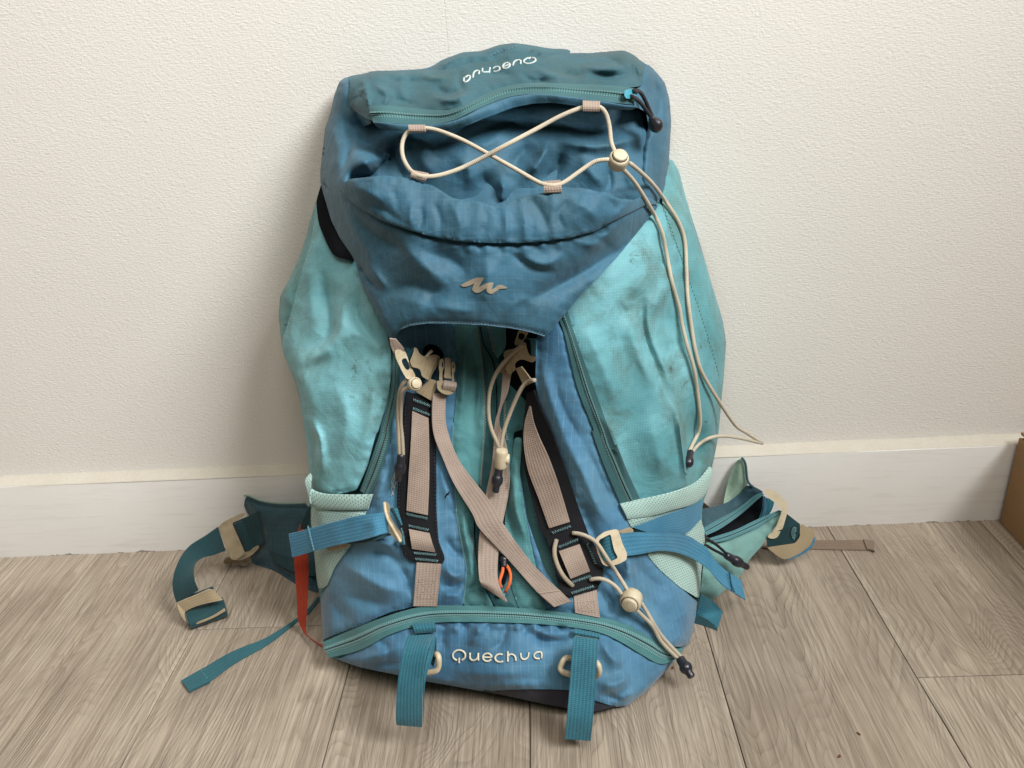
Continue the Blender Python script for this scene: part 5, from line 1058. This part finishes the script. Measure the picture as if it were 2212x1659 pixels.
# zip slider with black pull
sl = slab('zip_slider', R1((1742, 352), (1790, 345), (1812, 365), (1800, 395), (1750, 400), (1738, 380)), plane_d(LID, R1((1775, 372))[0], 0.008), 0.004, M['pull'], lid, step=3, bev=0.0008)
cord('zip_pull_cord', R1((1785, 358), (1820, 352), (1850, 400), (1880, 470), (1900, 515)), LID, [.010, .014, .016, .018, .020], M['blackcord'], lid, 0.0020)
cord('zip_pull_cord', R1((1775, 385), (1810, 400), (1850, 450), (1885, 500), (1905, 525)), LID, [.010, .013, .015, .018, .020], M['blackcord'], lid, 0.0020)
a, b = R1((1885, 500), (1930, 570)); P = at([a, b], LID.base([a, b])+.028); lathe('zip_pull_ball', P[0], P[1], [(0, .002), (.1, .0034), (.3, .0042), (.38, .0062), (.55, .0074), (.72, .0070), (.88, .0052), (1, .0028)], M['rubber'], lid, 20)

# ---- lettering and emblem
def ell(cx, cy, rx, ry, a0, a1, rot=0, n=20):
    t = np.radians(np.linspace(a0, a1, n)); x, y = rx*np.cos(t), ry*np.sin(t); c, s = math.cos(math.radians(rot)), math.sin(math.radians(rot))
    return [(cx+i*c-j*s, cy+i*s+j*c) for i, j in zip(x, y)]
def strokes(name, S, tr, F, off, r, mat, parent):
    out = []
    for s in S:
        q = spline(tr(*s), max(6, int(len(s)*2))) if len(s) > 2 else densify(tr(*s), 2, False)
        out.append(at(q, F.d(q, off)))
    return many_tubes(name, out, r, M[mat], parent, 8)
strokes('embroidered_lettering', [ell(600, 467, 58, 48, 110, 425), [(600, 490), (600, 538)], [(700, 443), (700, 490), (718, 511), (745, 511), (768, 490), (776, 445)], [(776, 445), (776, 515)],
   ell(858, 485, 40, 36, 30, 360), [(820, 485), (896, 485)], ell(975, 492, 45, 36, 50, 300), [(1046, 430), (1046, 526)], [(1046, 480), (1065, 458), (1095, 460), (1116, 482), (1120, 520)],
   [(1165, 445), (1166, 480), (1185, 503), (1212, 500), (1234, 478), (1238, 440)], [(1355, 497), (1355, 440), (1310, 440), (1285, 466), (1300, 494), (1340, 497)]], L3, BODY, 0.0010, 0.00100, 'threadw', bpk)
strokes('printed_lettering', [ell(1690, 330, 130, 62, -60, 270, -10), [(1655, 292), (1712, 262)], [(1490, 405), (1492, 325), (1430, 318), (1350, 355), (1325, 440)], ell(1182, 440, 82, 56, -20, 320, -28), [(1105, 470), (1258, 408)],
   ell(965, 515, 75, 50, 150, -150, -18), [(830, 480), (805, 602)], [(812, 572), (730, 580), (660, 572), (665, 500)], [(580, 628), (592, 562), (540, 545), (475, 590), (452, 700)], [(262, 700), (255, 785)], [(258, 788), (300, 795), (372, 745), (392, 665), (340, 660), (285, 700)]], L5, LID, -0.0005, 0.00108, 'print', lid)
EP = RH((350, 680), (450, 620), (560, 570), (640, 535), (720, 512), (800, 515), (868, 518), (800, 630), (745, 725), (800, 700), (900, 640), (970, 625), (1072, 622), (1050, 700), (1025, 775), (1080, 750), (1150, 690), (1200, 670), (1250, 675), (1330, 710), (1382, 744), (1300, 757), (1190, 762), (1150, 800), (1050, 865), (1000, 872), (940, 842), (912, 790), (925, 742), (850, 790), (760, 840), (700, 850), (650, 832), (602, 780), (620, 700), (655, 640), (560, 682), (480, 712), (400, 716))
patch('embroidered_emblem', EP, LID, 0.0012, M['emblem'], lid, step=3, smooth=0, skirt=0.003, drop=0.0001, dropw=3)

# ------------------------------------------------------------------ straps and hip belt at the left
HBL = Field([(525, 1072, .022), (560, 1085, .035), (660, 1085, .060), (541, 1216, .056), (690, 1282, .127), (600, 1150, .055), (660, 1180, .080), (620, 1240, .095)], wr=0.0018)
hl = patch('hip_pad', R8((590, 272), (600, 250), (622, 243), (700, 280), (830, 300), (1000, 296), (1060, 380), (1090, 600), (1090, 890), (1000, 862), (940, 832), (800, 742), (640, 690), (720, 540), (660, 430), (600, 330)), HBL, 0, M['hip'], bp, step=6, skirt=0.02, drop=0.009, dropw=14, puck=0.0016)
cord('pad_binding', R8((600, 252), (622, 245), (700, 282), (830, 302), (1000, 298)), HBL, 0.001, M['sage'], hl, 0.0013)
ribbon('pad_strap', R8((760, 605), (860, 640), (1000, 680), (1060, 690)), R8((790, 680), (880, 735), (1000, 770), (1060, 780)), HBL, .004, M['darkweb'], hl)
ribbon('belt_strap', R8((690, 350), (640, 380), (590, 400), (520, 430)), R8((730, 550), (680, 590), (640, 620), (600, 610)), HBL, [.005, .007, .010, .012], M['darkweb'], bp, m=7)
ribbon('belt_strap', R8((430, 458), (340, 520), (230, 590), (160, 700), (130, 820), (140, 900), (162, 960)), R8((478, 612), (400, 640), (320, 660), (275, 700), (265, 760), (272, 810), (300, 870)), None, [.095, .115, .128, .148, .165, .172, .172], M['darkweb'], bp, 0.0016, m=9)
bk = slab('belt_buckle', R8((430, 455), (470, 420), (560, 375), (600, 365), (615, 372), (560, 410), (520, 430), (560, 520), (605, 625), (660, 590), (695, 572), (700, 590), (650, 640), (600, 665), (530, 678), (510, 665), (470, 570)), plane_d(None, R8((560, 520))[0], 0.085, -0.00012, 0.00012), 0.005, M['tan'], bp, bev=0.0016)
slab('bar', R8((432, 455), (500, 430), (522, 436), (560, 520), (605, 625), (545, 675), (515, 668), (470, 570)), plane_d(None, R8((560, 520))[0], 0.092, -0.00012, 0.00012), 0.006, M['tan'], bk, bev=0.002)
ribbon('belt_strap', R8((525, 440), (560, 425), (590, 418)), R8((605, 622), (630, 612), (665, 592)), None, [.084, .088, .082], M['darkweb'], bp, m=7)
slab('belt_buckle', R8((460, 690), (480, 650), (520, 660), (560, 680), (620, 660), (640, 640), (620, 700), (590, 716), (550, 690), (480, 702)), plane_d(None, R8((550, 690))[0], 0.060), 0.004, M['tan'], bp, bev=0.0014)
# rolled strap end with its elastic keeper
def roll(name, c0, c1, r, turns, mat, parent=None, squash=0.55, wd=None):
    pass
g0 = ribbon('rolled_strap', R8((165, 940), (260, 895), (390, 850)), R8((185, 960), (290, 905), (400, 862)), None, [.172, .165, .158], M['darkweb'], bp, 0.003)
pa, pb = floor_at(R8((232, 1060), (478, 975)), 0.010)
pa = pa+CU*0; rr = 0.0105
ru = lathe('rolled_strap', pa, pb, [(0, rr*.9), (.02, rr), (.98, rr), (1, rr*.9)], M['darkweb'], bp, 26, 1.55, sx=(0, 0, 1))
def spiral(name, c, axis, r, turns, squash, mat, parent):
    n = np.array([0, 0, 1.0]); n = n-axis*(n@axis); n /= np.linalg.norm(n); b = np.cross(axis, n)
    t = np.linspace(0.15, 1, 70); a = t*turns*2*np.pi
    P = c[None]+(r*t*np.cos(a))[:, None]*n+(squash*r*t*np.sin(a))[:, None]*b
    return tube(name, P, 0.00045, mat, parent, 5)
ax = (pb-pa)/np.linalg.norm(pb-pa); spiral('strap_coil', pa-ax*0.0006, ax, rr*0.86, 3.2, 1.55, M['tealweb'], ru)
ribbon('elastic_keeper', R8((160, 955), (260, 912), (380, 860), (400, 868)), R8((212, 1010), (300, 968), (400, 945), (460, 932)), None, [.182, .181, .178, .170], M['khaki'], bp, 0.002, m=9, wob=1.2)
ribbon('elastic_keeper', R8((160, 955), (170, 1000), (200, 1060), (240, 1098), (300, 1090), (400, 1050), (478, 1005)), R8((212, 1010), (208, 1030), (222, 1065), (250, 1092), (305, 1078), (400, 1040), (474, 990)), None, [.182, .186, .188, .190, .192, .186, .176], M['khaki'], bp, 0.0018, m=5)
# thin strap lying on the floor
fs = ribbon('load_strap', R8((190, 1458), (320, 1385), (480, 1290), (600, 1235), (720, 1190), (840, 1120), (940, 1052), (1020, 985), (1085, 905)), R8((240, 1525), (372, 1462), (520, 1355), (640, 1285), (740, 1230), (850, 1150), (948, 1070), (1030, 1010), (1090, 930)), None, [.1]*9, M['midweb'], bp, 0.0014, m=7, lift=0.0022)
ribbon('strap_end', R8((188, 1458), (250, 1422), (318, 1384)), R8((240, 1527), (305, 1492), (374, 1462)), None, [.1]*3, M['midweb'], fs, 0.0028, m=7, lift=0.0050)
class OnFloor:
    def d(s, q, off=0.0, fl=True): return floor_d(q)+0.0055
stitches('stitching', R8((320, 1392), (346, 1426), (367, 1456)), OnFloor(), 0, M['thread'], fs, 4, 2, 0.0003)
# orange loop down the side
ribbon('orange_strap', R8((962, 440), (940, 540), (925, 660), (935, 800), (945, 960), (950, 1060), (985, 1140), (1050, 1190), (1112, 1222)), R8((985, 440), (990, 540), (1015, 640), (1018, 800), (1012, 960), (1005, 1080), (1004, 1145), (1055, 1200), (1112, 1242)), None, [.120, .160, .185, .198, .205, .208, .212, .230, .248], M['redweb'], bp, 0.0013, m=7)
ribbon('lift_strap', R8((1030, 310), (1000, 370), (970, 440), (965, 470)), R8((1050, 340), (1030, 400), (1010, 450), (1030, 470)), None, [.150, .150, .150, .150], M['darkweb'], bp)

# ------------------------------------------------------------------ hip belt at the right
HBR = Field([(1600, 990, .030), (1575, 1100, .060), (1610, 1080, .050), (1640, 1060, .060), (1560, 1130, .105), (1700, 1100, .085), (1690, 1130, .092), (1620, 1190, .120), (1530, 1170, .135), (1530, 1290, .168), (1600, 1250, .140), (1660, 1180, .105)], wr=0.0010)
def hp(name, poly, mat, off=0.0, **kw): return patch(name, poly, HBR, off, M[mat], bp if 'parent' not in kw else kw.pop('parent'), **kw)
hp('hip_wing', R6((1560, 540), (1580, 430), (1610, 310), (1645, 230), (1680, 192), (1712, 188), (1728, 250), (1735, 320), (1745, 380), (1700, 470)), 'sage', 0.0, skirt=0.014, drop=0.006, dropw=12, seed=31, smooth=3)
cord('pad_binding', R6((1695, 188), (1718, 200), (1730, 270), (1740, 370), (1780, 400)), HBR, -0.002, M['hip'], bp, 0.0016)
pch = hp('belt_pouch', R6((1395, 1185), (1425, 900), (1430, 800), (1500, 800), (1640, 760), (1830, 670), (1985, 575), (1988, 640), (1900, 740), (1840, 830), (1750, 930), (1690, 1050), (1600, 1130), (1480, 1228)), 'green', 0.006, skirt=0.03, seed=32, puck=0.0012)
hp('pouch_back', R6((1395, 560), (1500, 545), (1600, 510), (1690, 440), (1730, 385), (1790, 398), (1862, 440))+L4((835, 450), (745, 487), (645, 568), (505, 660), (335, 755), (185, 850), (165, 760)), 'hip', -0.001, skirt=0.02, seed=33, puck=0.0014)
hp('pouch_lining', L4((215, 900), (380, 820), (540, 705), (680, 590), (780, 500), (845, 455), (862, 520), (840, 620), (900, 690), (1000, 650), (880, 720), (720, 790), (560, 870), (400, 930), (270, 960)), 'dark', -0.018, skirt=0.004, seed=34)
ribbon('pouch_zipper', L4((180, 835), (330, 745), (500, 655), (640, 560), (740, 475), (825, 440)), L4((225, 905), (380, 832), (540, 718), (682, 602), (782, 512), (850, 462)), HBR, [.006, .006, .005, .005, .004, .002], M['zips'], bp, 0.0015, m=7)
ribbon('pouch_zipper', L4((255, 938), (400, 893), (560, 838), (720, 758), (880, 688), (1012, 632)), L4((320, 985), (460, 958), (600, 898), (760, 832), (900, 742), (1052, 645)), HBR, [.010, .011, .011, .010, .009, .006], M['zips'], bp, 0.0015, m=7)
ribbon('pouch_edge', R6((1850, 470), (1858, 560), (1835, 650)), R6((1866, 470), (1874, 560), (1850, 650)), HBR, [-.004, -.008, -.012], M['blue'], bp, 0.0015)
ribbon('belt_strap', R6((1850, 470), (1845, 560), (1820, 630)), R6((1935, 500), (1920, 560), (1890, 610)), HBR, [-.010, -.010, -.012], M['tealweb'], bp)
slab('belt_buckle', R6((1860, 420), (1885, 412), (1940, 432), (1985, 470), (2025, 515), (2037, 560), (2010, 650), (1962, 762), (1930, 778), (1884, 772), (1890, 745), (1930, 730), (1965, 640), (1992, 572), (1960, 528), (1905, 492), (1868, 450)), plane_d(None, R6((1960, 600))[0], 0.098, 0, 0.00015), 0.005, M['beige'], bp, bev=0.0018)
ribbon('belt_strap', R6((2030, 600), (2000, 700), (1960, 770), (1890, 790)), R6((2120, 670), (2118, 730), (2100, 760), (1900, 832)), None, [.086, .092, .098, .104], M['darkweb'], bp, 0.0016, m=7)
spz = RA((650, 852), (655, 806), (700, 770), (790, 745), (848, 740), (848, 790), (830, 825), (760, 840)); 
rl = slab('rolled_strap', RA((650, 855), (645, 800), (690, 765), (845, 712), (850, 790), (825, 832)), plane_d(None, RA((750, 790))[0], 0.104, 0, .00005), 0.016, M['darkweb'], bp, bev=0.003)
cs_ = A(RA((818, 772))[0]); rings = []
for k, s in enumerate((1.0, 0.78, 0.56, 0.34)):
    q = [(cs_[0]+s*10*math.cos(t)*0.7+(1-s)*3, cs_[1]+s*13*math.sin(t)) for t in np.linspace(1.6, 5.2, 16)]; rings.append(at(q, 0.1055))
many_tubes('strap_coil', rings, 0.00035, M['thread'], rl, 4)
ek = slab('elastic_keeper', RA((648, 858), (820, 832), (850, 792), (852, 714), (930, 750), (940, 790), (910, 850), (850, 895), (770, 932), (735, 925), (700, 900)), plane_d(None, RA((800, 860))[0], 0.109, 0, .00012), 0.014, M['khaki'], bp, bev=0.003)
ribbon('belt_strap', RA((770, 925), (860, 890), (925, 835), (940, 795)), RA((775, 935), (870, 900), (932, 845), (945, 800)), None, [.112, .108, .100, .094], M['blueweb'], bp, 0.002)
fs2 = ribbon('sternum_strap', RA((620, 850), (760, 832), (930, 815), (1100, 814), (1240, 812), (1300, 818)), RA((620, 860), (760, 872), (905, 866), (1080, 870), (1230, 872), (1300, 876)), None, [.02]*6, M['brownweb'], bp, 0.0014, m=7, lift=0.0022)
ribbon('strap_end', RA((1236, 806), (1270, 812), (1296, 820)), RA((1258, 866), (1285, 870), (1304, 880)), None, [.02]*3, M['brownweb'], fs2, 0.0025, m=5, lift=0.0052)
cord('zip_pull_cord', R6((1440, 775), (1500, 810), (1560, 860), (1600, 900)), HBR, [.014, .022, .026, .028], M['blackcord'], bp, 0.0018)
cord('zip_pull_cord', R6((1435, 820), (1480, 850), (1550, 885), (1600, 915)), HBR, [.014, .020, .025, .028], M['blackcord'], bp, 0.0018)
cord_end(R6((1580, 895))[0], R6((1740, 985))[0], HBR, [.028, .032], 11.5)
# teal loop at the lower right
ribbon('side_loop', R6((1398, 1186), (1440, 1205), (1500, 1235), (1560, 1310)), R6((1368, 1328), (1420, 1345), (1480, 1385), (1518, 1440)), None, [.195, .196, .192, .188], M['tealweb'], bp, 0.0014, m=7)
ribbon('side_loop', R6((1350, 1310), (1400, 1330), (1470, 1370), (1520, 1425)), R6((1340, 1385), (1400, 1400), (1460, 1420), (1520, 1443)), None, [.195, .188, .184, .186], M['darkweb'], bp, 0.0014, m=5)
# mesh-lined shoulder pad glimpsed behind the right side
slab('pad_edge', R6((1405, 500), (1430, 520), (1470, 552), (1400, 560)), plane_d(None, R6((1430, 540))[0], 0.06), 0.01, simple('brown_lining', srgb(70, 56, 44), srgb(60, 48, 38), 0.8), bp)
bpy.context.view_layer.update()
